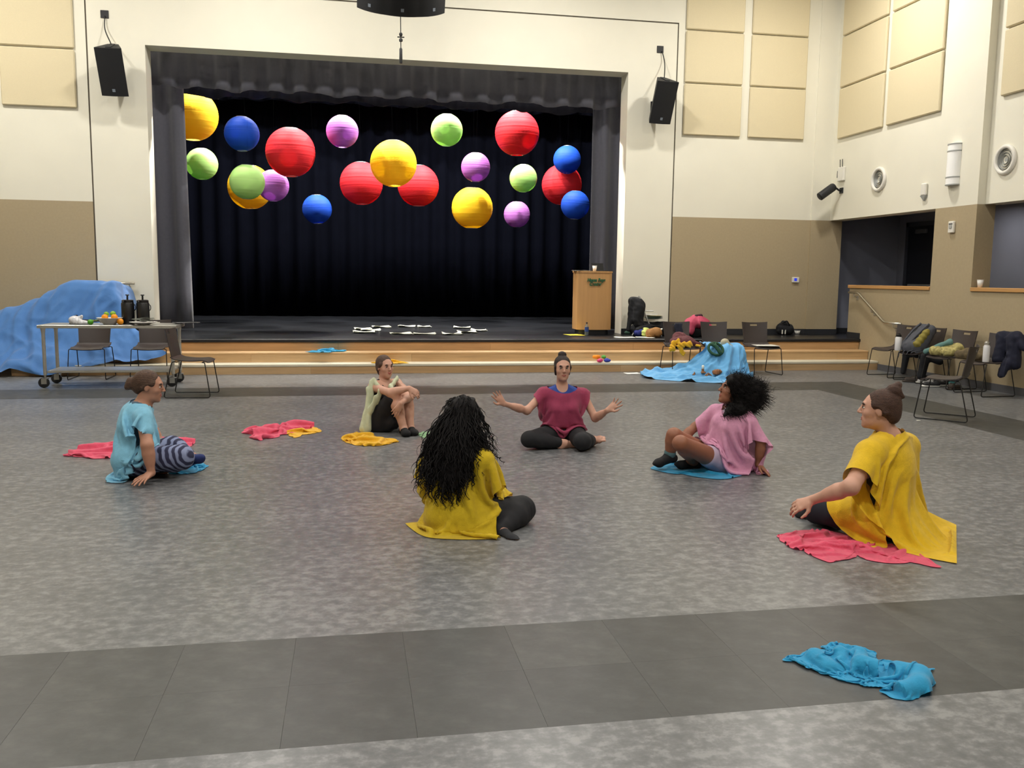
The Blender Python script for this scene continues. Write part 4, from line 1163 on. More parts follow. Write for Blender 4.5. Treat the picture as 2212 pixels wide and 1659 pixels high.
def vnormals(V, Fq):
    n = np.cross(V[Fq[:, 2]] - V[Fq[:, 0]], V[Fq[:, 3]] - V[Fq[:, 1]]); N_ = np.zeros_like(V)
    for i in range(4): np.add.at(N_, Fq[:, i], n)
    return N_ / (np.linalg.norm(N_, axis=1, keepdims=True) + 1e-9)

def square_to_poly(n, poly):
    """map an n x n grid onto a star-shaped outline (list of x,y); returns (n,n,2) and radius 0..1"""
    poly = np.array([p[:2] for p in poly], float); c = poly.mean(0); q = poly - c
    th_ = np.arctan2(q[:, 1], q[:, 0]); o = np.argsort(th_); th_ = th_[o]; r_ = np.linalg.norm(q, axis=1)[o]
    th2 = np.concatenate([th_ - 2*PI, th_, th_ + 2*PI]); r2 = np.concatenate([r_, r_, r_])
    u = np.linspace(-1, 1, n); U, V_ = np.meshgrid(u, u)
    X = U * np.sqrt(1 - V_**2/2); Y = V_ * np.sqrt(1 - U**2/2); rho = np.clip(np.hypot(X, Y), 0, 1); a = np.arctan2(Y, X)
    R_ = np.interp(a, th2, r2) * rho
    return np.stack([c[0] + R_*np.cos(a), c[1] + R_*np.sin(a)], -1), rho
def floor_cloth(name, label, m, outline, z=0., n=40, comp=(1.3, 1.3), h=.04, seed=0, cat='cloth', steps=50, group=None, under=None, freq=9.):
    XY, rho = square_to_poly(n, outline); c = XY.reshape(-1, 2).mean(0)
    P0 = np.zeros((n, n, 3)); P0[..., :2] = c + (XY - c) * np.array(comp); P0[..., 2] = z
    X0 = np.zeros((n, n, 3)); X0[..., :2] = XY
    nz = (1 - np.abs(2*vnoise(XY[..., 0]*freq + 50 + seed*3.1, XY[..., 1]*freq + 50, seed) - 1))**2 * .8 + .45 * vnoise(XY[..., 0]*freq*2.3 + 90, XY[..., 1]*freq*2.3 + 90, seed + 5)
    X0[..., 2] = z + .008 + h * nz * (1 - rho**6 * .8)
    X, mm = drape(under or [ell((c[0], c[1], z - .5), .05)], P0, None, steps, iters=5, X0=X0, floor_z=z + .005, grav=5., bend=.25, damp=.9, grow=.01)
    t = thing(name, label, cat, (c[0], c[1], z), 0, group)
    cloth_obj('fabric', X, mm, m, t, 2)
    return t

# ================================================================== people
def A_(d): return {k: np.array(v, float) for k, v in d.items()}
def yaw_of(f): return math.atan2(-f[0], f[1])
def folds(c, amp, n, seed, ztop, zbot, fine=.003, tw=1.0):
    def f(x, y, z):
        th_ = np.arctan2(y - c[1], x - c[0]); t = np.clip((ztop - z) / (ztop - zbot), 0, 1)
        q = vnoise(n*.5*np.cos(th_) + 7.3 + z*tw, n*.5*np.sin(th_) + 3.1 + z*tw*.6, seed)
        rdg = 1 - np.abs(2*q - 1) * 1.6
        w_ = vnoise(x*16 + z*11 + 9, z*17 + y*13 + 5, seed + 3) - .5
        w2 = 1 - np.abs(2*vnoise(x*9 + z*7 + 2, z*6 - y*9 + 15, seed + 9) - 1) * 2
        return amp * (.35 + .65*t) * rdg + fine * (w_*2 + w2)
    return f
def sheer(name, col, a): return mat(name, col, .85, alpha=a, var=.06, vscale=40, bump=.25, bscale=160, sheen=.15)
M_legging = mat('leggings_black', '#15151a', .85, var=.1, vscale=30); M_sockbk = mat('socks_black', '#131316', .9)
M_topblack = mat('top_black', '#141319', .9)
def garment(name, prims, m, parent, grow, h=.0075, disp=None, smooth=1, floor_z=.003):
    V, Fq = sdf_mesh(prims, h, grow, disp, floor_z, smooth); return fast_mesh(name, V, Fq, m, parent)
def bodymesh(prims, m, parent, h=.006):
    V, Fq = sdf_mesh(prims, h, 0, None, .001, 1); return fast_mesh('body', V, Fq, m, parent)
def hair_groove(c, R, amp=.0022, f=26., seed=1):
    c = np.array(c); amp *= .35; f = 40.
    def d(x, y, z):
        q = np.stack([x - c[0], y - c[1], z - c[2]]); u = R.T @ q
        an = np.arctan2(u[2] - .01, np.abs(u[0]) + .02)
        return amp * np.sin(an * f + 6*vnoise(u[1]*14 + 5, u[2]*14 + 5, seed)) + amp * (vnoise(u[0]*60 + 9, u[1]*30 + u[2]*30 + 9, seed) - .5)
    return d

def legs_cover(h_, k_, a_, rs, frac):
    h_, k_, a_ = (np.array(q, float) for q in (h_, k_, a_)); ra, rb, rc = rs
    e = k_ + (a_ - k_) * frac
    return [cap(h_, k_, ra, rb, .03), cap(k_, e, rb * .98, rb * .98 + (rc - rb * .98) * frac, .03), cap(k_ * .68 + a_ * .32, k_ * .45 + a_ * .55, rb * 1.03, (rb + rc) * .47, .03)]
def side_of(f, up=(0, 0, 1)): s = np.cross(f, up); return s / np.linalg.norm(s)
# ---------------------------------------------------------------- woman in maroon tunic facing the camera
def person_maroon():
    J = A_(dict(pel=(1.893, 7.680, 0.108), chest=(1.873, 7.640, 0.361), neck=(1.866, 7.640, 0.504), head=(1.857, 7.600, 0.697),
        sr=(1.701, 7.660, 0.457), sl=(2.067, 7.660, 0.444), er=(1.530, 7.560, 0.323), wr=(1.296, 7.420, 0.409), el=(2.161, 7.560, 0.246), wl=(2.234, 7.420, 0.338),
        hr=(1.775, 7.620, 0.095), hl=(1.986, 7.620, 0.091), kr=(1.522, 7.400, 0.095), kl=(1.969, 7.280, 0.087), ar=(1.852, 7.440, 0.043), al=(2.127, 7.500, 0.059), tr=(1.995, 7.500, 0.011), tl=(2.191, 7.440, 0.086)))
    f = flat_n((-.10, -1, 0)); t = thing('person', 'person in a sheer maroon tunic sitting cross-legged with both arms spread', 'person', (J['pel'][0], J['pel'][1], 0))
    R = rotm(yaw_of((-.06, -1)), .02, .0); hp, T = head_prims(J['head'], R, .93)
    pr = torso_prims(J['pel'], J['chest'], J['neck'], f, .98)
    arms = limb(J['sr'], J['er'], J['wr'], .040, .033, .022) + limb(J['sl'], J['el'], J['wl'], .040, .033, .022) + [cap(J['neck'] - (0,0,.02), J['sr'], .05, .044, .04), cap(J['neck'] - (0,0,.02), J['sl'], .05, .044, .04)]
    legs = limb(J['hr'], J['kr'], J['ar'], .088, .062, .036) + limb(J['hl'], J['kl'], J['al'], .088, .064, .036)
    feet = foot_prims(J['ar'], J['tr'], (0, -.3, 1), .95) + foot_prims(J['al'], J['tl'], (-.2, -.5, .8), .92, bare=True)
    hands = hand_prims(J['wr'], (-.62, -.2, .75), (-.35, .9, .15), 1, .12, .18, .95) + hand_prims(J['wl'], (.72, -.2, .62), (.3, .85, -.5), -1, .22, .30, .95)
    neck = [cap(J['neck'] - (0, 0, .03), J['head'] + R @ np.array((0, -.02, -.06)), .048, .046, .03)]
    bodymesh(pr + arms + legs + feet + hands + neck + hp, M_skin, t)
    face_parts(T, R, .93, t, M_hairdk, M_lip2, .6)
    garment('blue_top', [cap(J['neck'] - (0,0,.035), J['sr'] + (.02,0,.0), .046, .035, .03), cap(J['neck'] - (0,0,.035), J['sl'] - (.02,0,0), .046, .035, .03)] + pr + [sub(ell(J['head'] + (0, -.03, -.15), (.056, .075, .065), k=.01))], mat('top_royal_blue', '#24408f', .8), t, .007)
    garment('leggings', legs_cover(J['hr'], J['kr'], J['ar'], (.088, .062, .036), .80) + legs_cover(J['hl'], J['kl'], J['al'], (.088, .064, .036), .76) + [cap(J['hr'], J['hl'], .09, .09, .04)], M_legging, t, .007)
    s = side_of(f); P0, m, inf = poncho(J['neck'] + f*.01 + (0, 0, .022), s, f, .54, .68, .64, (.125, .088, .035), seed=2)
    X, m = drape(pr + arms + legs + feet, P0, m, 150, anchor=inf[2], neck=J['neck'], seams=side_seams(inf, .36, .50, .04))
    cloth_obj('tunic', X, m, sheer('sheer_maroon', '#a23a5c', .80), t)
    c = J['head']; hr_ = [ell(T(0, -.020, .040), (.079*.93, .094*.93, .083*.93), R, .02), ell(T(0, -.06, -.01), (.062*.93, .05*.93, .07*.93), R, .03),
        cap(T(.068, .02, .01), T(.062, -.01, -.06), .016, .012, .02), cap(T(-.068, .02, .01), T(-.062, -.01, -.06), .016, .012, .02),
        sub(ell(T(0, .105, -.02), (.062*.93, .085*.93, .098*.93), R, .012)), ell(T(.0, -.04, .128), (.036, .036, .028), R, .012), ell(T(-.022, -.03, .128), (.018, .02, .018), R, .008)]
    garment('hair', hr_, M_hairdk, t, 0, .005, hair_groove(c, R), 0, None)

# ---------------------------------------------------------------- woman in yellow tunic at right, hair in a bun
def person_bun():
    J = A_(dict(pel=(3.164, 4.620, 0.101), chest=(3.146, 4.620, 0.401), neck=(3.120, 4.620, 0.596), head=(3.042, 4.620, 0.757),
        sl=(2.923, 4.500, 0.514), sr=(3.350, 4.800, 0.492), el=(2.726, 4.360, 0.364), wl=(2.624, 4.580, 0.238), er=(3.260, 5.000, 0.230), wr=(3.066, 5.150, 0.070),
        hl=(2.992, 4.520, 0.125), hr=(3.306, 4.760, 0.075), kl=(2.811, 4.840, 0.103), kr=(3.218, 5.140, 0.099), al=(3.190, 5.100, -0.001), ar=(2.859, 5.020, 0.032), tl=(3.403, 5.200, -0.011), tr=(2.798, 5.060, 0.018)))
    f = flat_n((-.8, .6, 0)); t = thing('person', 'person in a yellow tunic with a hair bun sitting in profile at the right', 'person', (J['pel'][0], J['pel'][1], 0))
    R = rotm(yaw_of((-.80, .56)), -.02, 0); hp, T = head_prims(J['head'], R, 1.0)
    pr = torso_prims(J['pel'], J['chest'], J['neck'], f, 1.1)
    arms = limb(J['sl'], J['el'], J['wl'], .056, .043, .027) + limb(J['sr'], J['er'], J['wr'], .054, .042, .027) + [cap(J['neck'] - (0,0,.03), J['sl'], .058, .055, .04), cap(J['neck'] - (0,0,.03), J['sr'], .058, .055, .04)]
    legs = limb(J['hl'], J['kl'], J['al'], .10, .074, .042) + limb(J['hr'], J['kr'], J['ar'], .10, .074, .042)
    feet = foot_prims(J['al'], J['tl'], (0, 0, 1)) + foot_prims(J['ar'], J['tr'], (0, 0, 1))
    hands = hand_prims(J['wl'], (-.80, .35, -.42), (-.35, -.55, .75), -1, .42, .06, 1.05) + hand_prims(J['wr'], (-.8, .1, -.5), (-.4, .3, .8), 1, .4, .05, 1.05)
    neck = [cap(J['neck'] - (0, 0, .03), J['head'] + R @ np.array((0, -.025, -.06)), .056, .052, .03)]
    bodymesh(pr + arms + legs + feet + hands + neck + hp, M_skin, t)
    face_parts(T, R, 1.0, t, M_hairbr, M_lip)
    garment('grey_top', pr + [cap(J['neck'] - (0,0,.05), J['sl'], .055, .058, .04), cap(J['neck'] - (0,0,.05), J['sr'], .055, .058, .04), cap(J['sl'], J['sl']*.55 + J['el']*.45, .057, .056, .03), cap(J['sr'], J['sr']*.6 + J['er']*.4, .055, .05, .03), sub(cap(J['neck'] + (0,0,.015), J['head'], .07, .06, .01))], mat('top_grey', '#4a4a52', .9), t, .008)
    garment('leggings', legs_cover(J['hl'], J['kl'], J['al'], (.10, .074, .042), 1.) + legs_cover(J['hr'], J['kr'], J['ar'], (.10, .074, .042), 1.) + [cap(J['hl'], J['hr'], .11, .11, .05), cap(J['pel'], J['pel'] + (0,0,.05), .12, .11, .05)], mat('leggings_navy', '#181a26', .85), t, .007)
    garment('sock', foot_prims(J['ar'], J['tr'], (0, 0, 1)), M_sockbk, t, .005); garment('sock', foot_prims(J['al'], J['tl'], (0, 0, 1)), M_sockbk, t, .005)
    s = side_of(f); P0, m, inf = poncho(J['neck'] - f*.03 + (0, 0, .03), s, f, .86, .70, .83, (.085, .075, .02), seed=3, ab=1.2, af=.9); pn = np.zeros(m.shape, bool); pn[0, :] = True; P0[0, :, 2] = .008
    X, m = drape(pr + arms + legs + feet, P0, m, 150, anchor=inf[2], neck=J['neck'], seams=side_seams(inf, .40, .66, .05), pins=pn, grow=.026)
    cloth_obj('tunic', X, m, sheer('sheer_yellow', '#e3ba14', .84), t)
    c = J['head']; hr_ = [ell(T(0, -.022, .038), (.081, .097, .086), R, .02), ell(T(0, -.07, -.02), (.06, .05, .062), R, .03), cap(T(.062, .02, .03), T(.066, -.03, -.01), .02, .018, .02), cap(T(-.062, .02, .03), T(-.066, -.03, -.01), .02, .018, .02),
        sub(ell(T(0, .108, -.025), (.085, .085, .112), R, .012)), sub(ell(T(.078, .008, -.022), (.03, .026, .034), R, .01)), sub(ell(T(-.078, .008, -.022), (.03, .026, .034), R, .01)),
        ell(T(0, -.068, .120), (.040, .040, .036), R, .012), ell(T(.012, -.088, .150), (.024, .022, .02), R, .012), cap(T(-.01, -.09, .112), T(.0, -.118, .085), .022, .012, .012)]
    garment('hair', hr_, M_hairbr, t, 0, .0055, hair_groove(c, R, .0028), 0, None)

# ---------------------------------------------------------------- woman with long black curls seen from behind
def person_curls():
    J = A_(dict(pel=(0.625, 5.120, 0.076), chest=(0.612, 5.140, 0.339), neck=(0.642, 5.180, 0.500), head=(0.685, 5.220, 0.656),
        sr=(0.757, 5.040, 0.418), sl=(0.493, 5.260, 0.390), er=(0.807, 5.140, 0.219), wr=(0.929, 5.380, 0.120), el=(0.561, 5.450, 0.145), wl=(0.744, 5.600, 0.071),
        hr=(0.707, 5.060, 0.089), hl=(0.599, 5.260, 0.074), kr=(1.024, 5.160, 0.085), kl=(0.932, 5.620, 0.085), ar=(0.859, 4.960, 0.016), al=(0.877, 5.020, 0.015), tr=(0.939, 4.800, -0.012), tl=(0.699, 4.920, 0.006)))
    f = flat_n((.5, .85, 0)); t = thing('person', 'person with very long black curly hair sitting in a yellow tunic seen from behind', 'person', (J['pel'][0], J['pel'][1], 0))
    R = rotm(yaw_of((.62, .78)), .05, 0); hp, T = head_prims(J['head'], R, .98)
    pr = torso_prims(J['pel'], J['chest'], J['neck'], f, 1.02)
    arms = limb(J['sr'], J['er'], J['wr'], .046, .037, .025) + limb(J['sl'], J['el'], J['wl'], .046, .037, .025) + [cap(J['neck'] - (0,0,.03), J['sr'], .05, .047, .04), cap(J['neck'] - (0,0,.03), J['sl'], .05, .047, .04)]
    legs = limb(J['hr'], J['kr'], J['ar'], .092, .068, .040) + limb(J['hl'], J['kl'], J['al'], .092, .066, .038)
    feet = foot_prims(J['ar'], J['tr'], (.3, .1, .9)) + foot_prims(J['al'], J['tl'], (0, -.2, 1))
    hands = hand_prims(J['wr'], (.5, .8, -.1), (0, -.1, 1), -1, .3) + hand_prims(J['wl'], (.5, .8, -.1), (0, -.1, 1), 1, .3)
    bodymesh(pr + arms + legs + feet + hands + hp + [cap(J['neck'] - (0, 0, .03), J['head'] + R @ np.array((0, -.02, -.06)), .05, .048, .03)], M_skin2, t)
    face_parts(T, R, .98, t, M_hairbk, M_lip)
    garment('green_top', pr + [cap(J['neck'] - (0,0,.05), J['sr'], .048, .05, .04), cap(J['neck'] - (0,0,.05), J['sl'], .048, .05, .04), sub(cap(J['neck'], J['head'], .065, .06, .01))], mat('top_green', '#45613a', .9), t, .007)
    garment('leggings', legs_cover(J['hr'], J['kr'], J['ar'], (.092, .068, .040), 1.) + legs_cover(J['hl'], J['kl'], J['al'], (.092, .066, .038), 1.) + [cap(J['hl'], J['hr'], .10, .10, .05)], M_legging, t, .008, disp=folds(J['kr'], .003, 7, 2, .3, 0, .003))
    garment('sock', foot_prims(J['ar'], J['tr'], (.3, .1, .9)), mat('socks_charcoal', '#24262b', .9), t, .006); garment('sock', foot_prims(J['al'], J['tl'], (0, -.2, 1)), MATS['socks_charcoal'], t, .006)
    s = side_of(f); P0, m, inf = poncho(J['neck'] - f*.03 + (0, 0, .03), s, f, .74, .62, .74, (.085, .08, .02), seed=4)
    X, m = drape(pr + arms + legs + feet, P0, m, 160, anchor=inf[2], neck=J['neck'], seams=side_seams(inf, .36, .50, .08), grow=.022)
    cloth_obj('tunic', X, m, sheer('sheer_yellow_green', '#dcbc1c', .74), t)
    # hair: a solid mass under several hundred curly locks
    back = -f
    mass = [ell(T(0, -.020, .036), (.088, .105, .092), R, .03), cap(T(0, -.06, .0), (0.605, 5.080, 0.444), .095, .125, .06, (f, 1.3)), cap((0.605, 5.080, 0.444), (0.571, 5.020, 0.333), .115, .085, .06, (f, 1.5)), cap((0.527, 5.120, 0.466), (0.470, 5.100, 0.346), .07, .055, .05), cap((0.734, 5.120, 0.560), (0.771, 5.060, 0.444), .05, .035, .05),
            cap((0.836, 5.180, 0.289), (0.845, 5.200, 0.212), .022, .012, .03), sub(ell(T(.0, .105, -.03), (.075, .085, .11), R, .012))]
    V, Fq = sdf_mesh(mass, .008, 0, lambda x, y, z: .008 * np.sin(60*x + 20*z + 8*vnoise(x*20 + 9, z*20 + 9, 3)) + .01*(vnoise(x*30 + 9, z*30 + y*20 + 9, 5) - .5), None, 0); ms = fast_mesh('hair_mass', V, Fq, M_hairbk, t); Nn = vnormals(V, Fq)
    rg = np.random.default_rng(7); paths = []; rad = []
    tips = [(0.388, 5.100, 0.292), (0.441, 5.080, 0.268), (0.488, 5.000, 0.340), (0.526, 4.980, 0.289), (0.592, 4.970, 0.358), (0.659, 4.960, 0.345), (0.716, 4.980, 0.325), (0.793, 5.040, 0.406), (0.844, 5.100, 0.463), (0.831, 5.180, 0.203), (0.417, 5.120, 0.427), (0.731, 5.000, 0.444)]
    tips = np.array(tips)
    for i in range(520):
        th_ = rg.uniform(-PI, PI); ph_ = rg.uniform(.1, 1.35)
        d = np.array((math.sin(th_)*math.sin(ph_), -abs(math.cos(th_))*math.sin(ph_)*1.0 + .1, math.cos(ph_)))
        a = T(0, -.02, .036) + R @ (d * np.array((.088, .105, .092)))
        tip = tips[rg.integers(len(tips))] * .62 + tips[rg.integers(len(tips))] * .38 + rg.normal(0, .018, 3)
        if i < 200: tip = tips[rg.integers(len(tips))] + rg.normal(0, .02, 3)
        mid = (a + tip) / 2 + back * rg.uniform(.03, .085) + np.array((tip[0] - a[0], tip[1] - a[1], 0)) * .22 + (0, 0, .03)
        s_ = np.linspace(0, 1, 30)[:, None]; p = a*(1-s_)**2 + 2*mid*s_*(1-s_) + tip*s_**2
        amp = np.clip((s_ - .08)*1.6, 0, 1) * rg.uniform(.006, .015); wv = rg.uniform(20, 34); p0 = rg.uniform(0, 6)
        p = p + amp * np.concatenate([np.cos(s_*wv + p0), np.sin(s_*wv + p0)*.8, .5*np.sin(s_*wv + p0)], 1)
        paths.append(p); rad.append(rg.uniform(.0022, .0046))
    fw = R @ np.array((0, 1, 0))
    for i in rg.integers(0, len(V), 900):
        d = Nn[i]
        if d @ fw > .3: continue
        low = np.clip((J['head'][2] + .02 - V[i, 2]) / .3, 0, 1); L_ = rg.uniform(.05, .10) + .07 * low
        dn = np.array((0, 0, -1.)) - fw * .6 * (1 - low); dn = dn - d * (dn @ d); dn /= np.linalg.norm(dn) + 1e-6
        s_ = np.linspace(0, 1, 22)[:, None]; p = V[i] + d * (.010 * np.sin(s_ * PI * .9) + .004) * (.4 + .6*low) + dn * s_ * L_ + rg.normal(0, .25, 3) * s_ * .05 * low
        wv = rg.uniform(10, 20); p0 = rg.uniform(0, 6); amp = np.clip(s_*3, .3, 1) * rg.uniform(.005, .012) * (.35 + .65 * low)
        p = p + amp * np.concatenate([np.cos(s_*wv + p0), np.sin(s_*wv + p0), .4*np.sin(s_*wv + p0)], 1)
        paths.append(p); rad.append(rg.uniform(.0020, .0040))
    strands_mesh('hair_curls', paths, rad, M_hairbk, ms)

# ---------------------------------------------------------------- woman in light blue tunic at left
def person_blue():
    J = A_(dict(pel=(-1.580, 6.760, 0.144), chest=(-1.572, 6.780, 0.389), neck=(-1.512, 6.780, 0.536), head=(-1.462, 6.780, 0.670),
        sr=(-1.476, 6.620, 0.462), sl=(-1.580, 6.960, 0.465), er=(-1.429, 6.500, 0.281), wr=(-1.408, 6.500, 0.079), el=(-1.505, 7.050, 0.292), wl=(-1.433, 7.000, 0.155),
        hr=(-1.530, 6.680, 0.138), hl=(-1.540, 6.900, 0.124), kr=(-1.226, 6.640, 0.160), kl=(-1.362, 7.020, 0.172), ar=(-1.423, 6.850, 0.057), al=(-1.197, 6.880, 0.109), tr=(-1.593, 6.950, 0.044), tl=(-1.104, 6.800, 0.124)))
    f = flat_n((1, .06, 0)); t = thing('person', 'person in a light blue tunic leaning on one hand at the left', 'person', (J['pel'][0], J['pel'][1], 0))
    R = rotm(yaw_of((1, .02)), .14, 0); hp, T = head_prims(J['head'], R, .97)
    pr = torso_prims(J['pel'], J['chest'], J['neck'], f, 1.0)
    arms = limb(J['sr'], J['er'], J['wr'], .050, .040, .027) + limb(J['sl'], J['el'], J['wl'], .048, .038, .025) + [cap(J['neck'] - (0,0,.03), J['sr'], .05, .05, .04), cap(J['neck'] - (0,0,.03), J['sl'], .05, .05, .04)]
    legs = limb(J['hr'], J['kr'], J['ar'], .092, .078, .045) + limb(J['hl'], J['kl'], J['al'], .09, .068, .040)
    feet = foot_prims(J['ar'], J['tr'], (0, 0, 1)) + foot_prims(J['al'], J['tl'], (0, 0, 1), .95)
    hands = hand_prims(J['wr'] + (0, 0, .0), (-.50, -.80, -.32), (-.2, -.25, .95), 1, .10, .22, 1.0, 1.5) + hand_prims(J['wl'], (.8, -.2, -.3), (0, 0, 1), 1, .3)
    bodymesh(pr + arms + legs + feet + hands + hp + [cap(J['neck'] - (0, 0, .03), J['head'] + R @ np.array((0, -.02, -.06)), .05, .048, .03)], M_skin2, t)
    face_parts(T, R, .97, t, M_hairbr, M_lip, 0., .006)
    garment('dark_top', pr + [cap(J['neck'] - (0,0,.05), J['sr'], .05, .05, .04), cap(J['neck'] - (0,0,.05), J['sl'], .05, .05, .04), sub(cap(J['neck'] + (0,0,.01), J['head'], .062, .06, .01))], mat('top_slate', '#4b6478', .9), t, .007)
    ms = bpy.data.materials.new('striped_leggings'); ms.use_nodes = True; N = ms.node_tree.nodes; L = ms.node_tree.links; b = N['Principled BSDF']; b.inputs['Roughness'].default_value = .85
    tc = N.new('ShaderNodeTexCoord'); wv = N.new('ShaderNodeTexWave'); wv.inputs['Scale'].default_value = 7.5; wv.inputs['Distortion'].default_value = 3.2; wv.inputs['Detail'].default_value = 2; wv.inputs['Detail Scale'].default_value = 1.5
    mp = N.new('ShaderNodeMapping'); mp.inputs['Rotation'].default_value = (0, .5, .5); L.new(tc.outputs['Object'], mp.inputs[0]); L.new(mp.outputs[0], wv.inputs['Vector'])
    cr = N.new('ShaderNodeValToRGB'); cr.color_ramp.elements[0].color = lin('#232542'); cr.color_ramp.elements[0].position = .38; cr.color_ramp.elements[1].color = lin('#7d86a6'); cr.color_ramp.elements[1].position = .72
    L.new(wv.outputs['Fac'], cr.inputs[0]); L.new(cr.outputs[0], b.inputs['Base Color'])
    garment('striped_leggings', legs_cover(J['hr'], J['kr'], J['ar'], (.092, .078, .045), 1.) + legs_cover(J['hl'], J['kl'], J['al'], (.09, .068, .040), .8) + [cap(J['hl'], J['hr'], .10, .10, .05)], ms, t, .008, disp=folds(J['kr'], .003, 9, 5, .3, 0, .003))
    garment('sock', foot_prims(J['al'], J['tl'], (0, 0, 1), .95), mat('socks_navy', '#1c2a5e', .9), t, .006); garment('sock', foot_prims((-1.696, 6.950, 0.107), (-1.779, 6.950, 0.102), (0, 0, 1), .8), mat('socks_dark_navy', '#1e2338', .9), t, .004)
    s = side_of(f); P0, m, inf = poncho(J['neck'] - f*.04 + (0, 0, .03), s, f, .62, .70, .86, (.085, .08, .02), seed=5, ab=.6, cut=(.285, .19))
    X, m = drape(pr + [cap(J['neck'] - (0,0,.03), J['sr'], .05, .05, .04), cap(J['neck'] - (0,0,.03), J['sl'], .05, .05, .04), cap(J['sr'], J['sr']*.5 + J['er']*.5, .05, .045), cap(J['sl'], J['sl']*.5 + J['el']*.5, .05, .045)] + legs + feet, P0, m, 160, anchor=inf[2], neck=J['neck'], seams=side_seams(inf, .24, .68, .03))
    cloth_obj('tunic', X, m, sheer('sheer_light_blue', '#86c6e4', .86), t)
    hr_ = [ell(T(0, -.022, .036), (.079, .096, .084), R, .02), ell(T(0, -.07, -.01), (.055, .05, .06), R, .03), cap(T(.062, .03, .03), T(.066, -.03, -.01), .018, .016, .02), cap(T(-.062, .03, .03), T(-.066, -.03, -.01), .018, .016, .02),
        sub(ell(T(0, .110, -.025), (.085, .085, .110), R, .012)), sub(ell(T(.078, .008, -.020), (.028, .026, .032), R, .01)), sub(ell(T(-.078, .008, -.020), (.028, .026, .032), R, .01)),
        ell(T(0, -.128, .0), (.036, .04, .042), R, .015), ell(T(.008, -.150, -.025), (.02, .022, .024), R, .012), ell(T(0, -.135, .03), (.022, .022, .02), R, .012)]
    garment('hair', hr_, M_hairlt, t, 0, .0055, hair_groove(J['head'], R, .0025), 0, None)

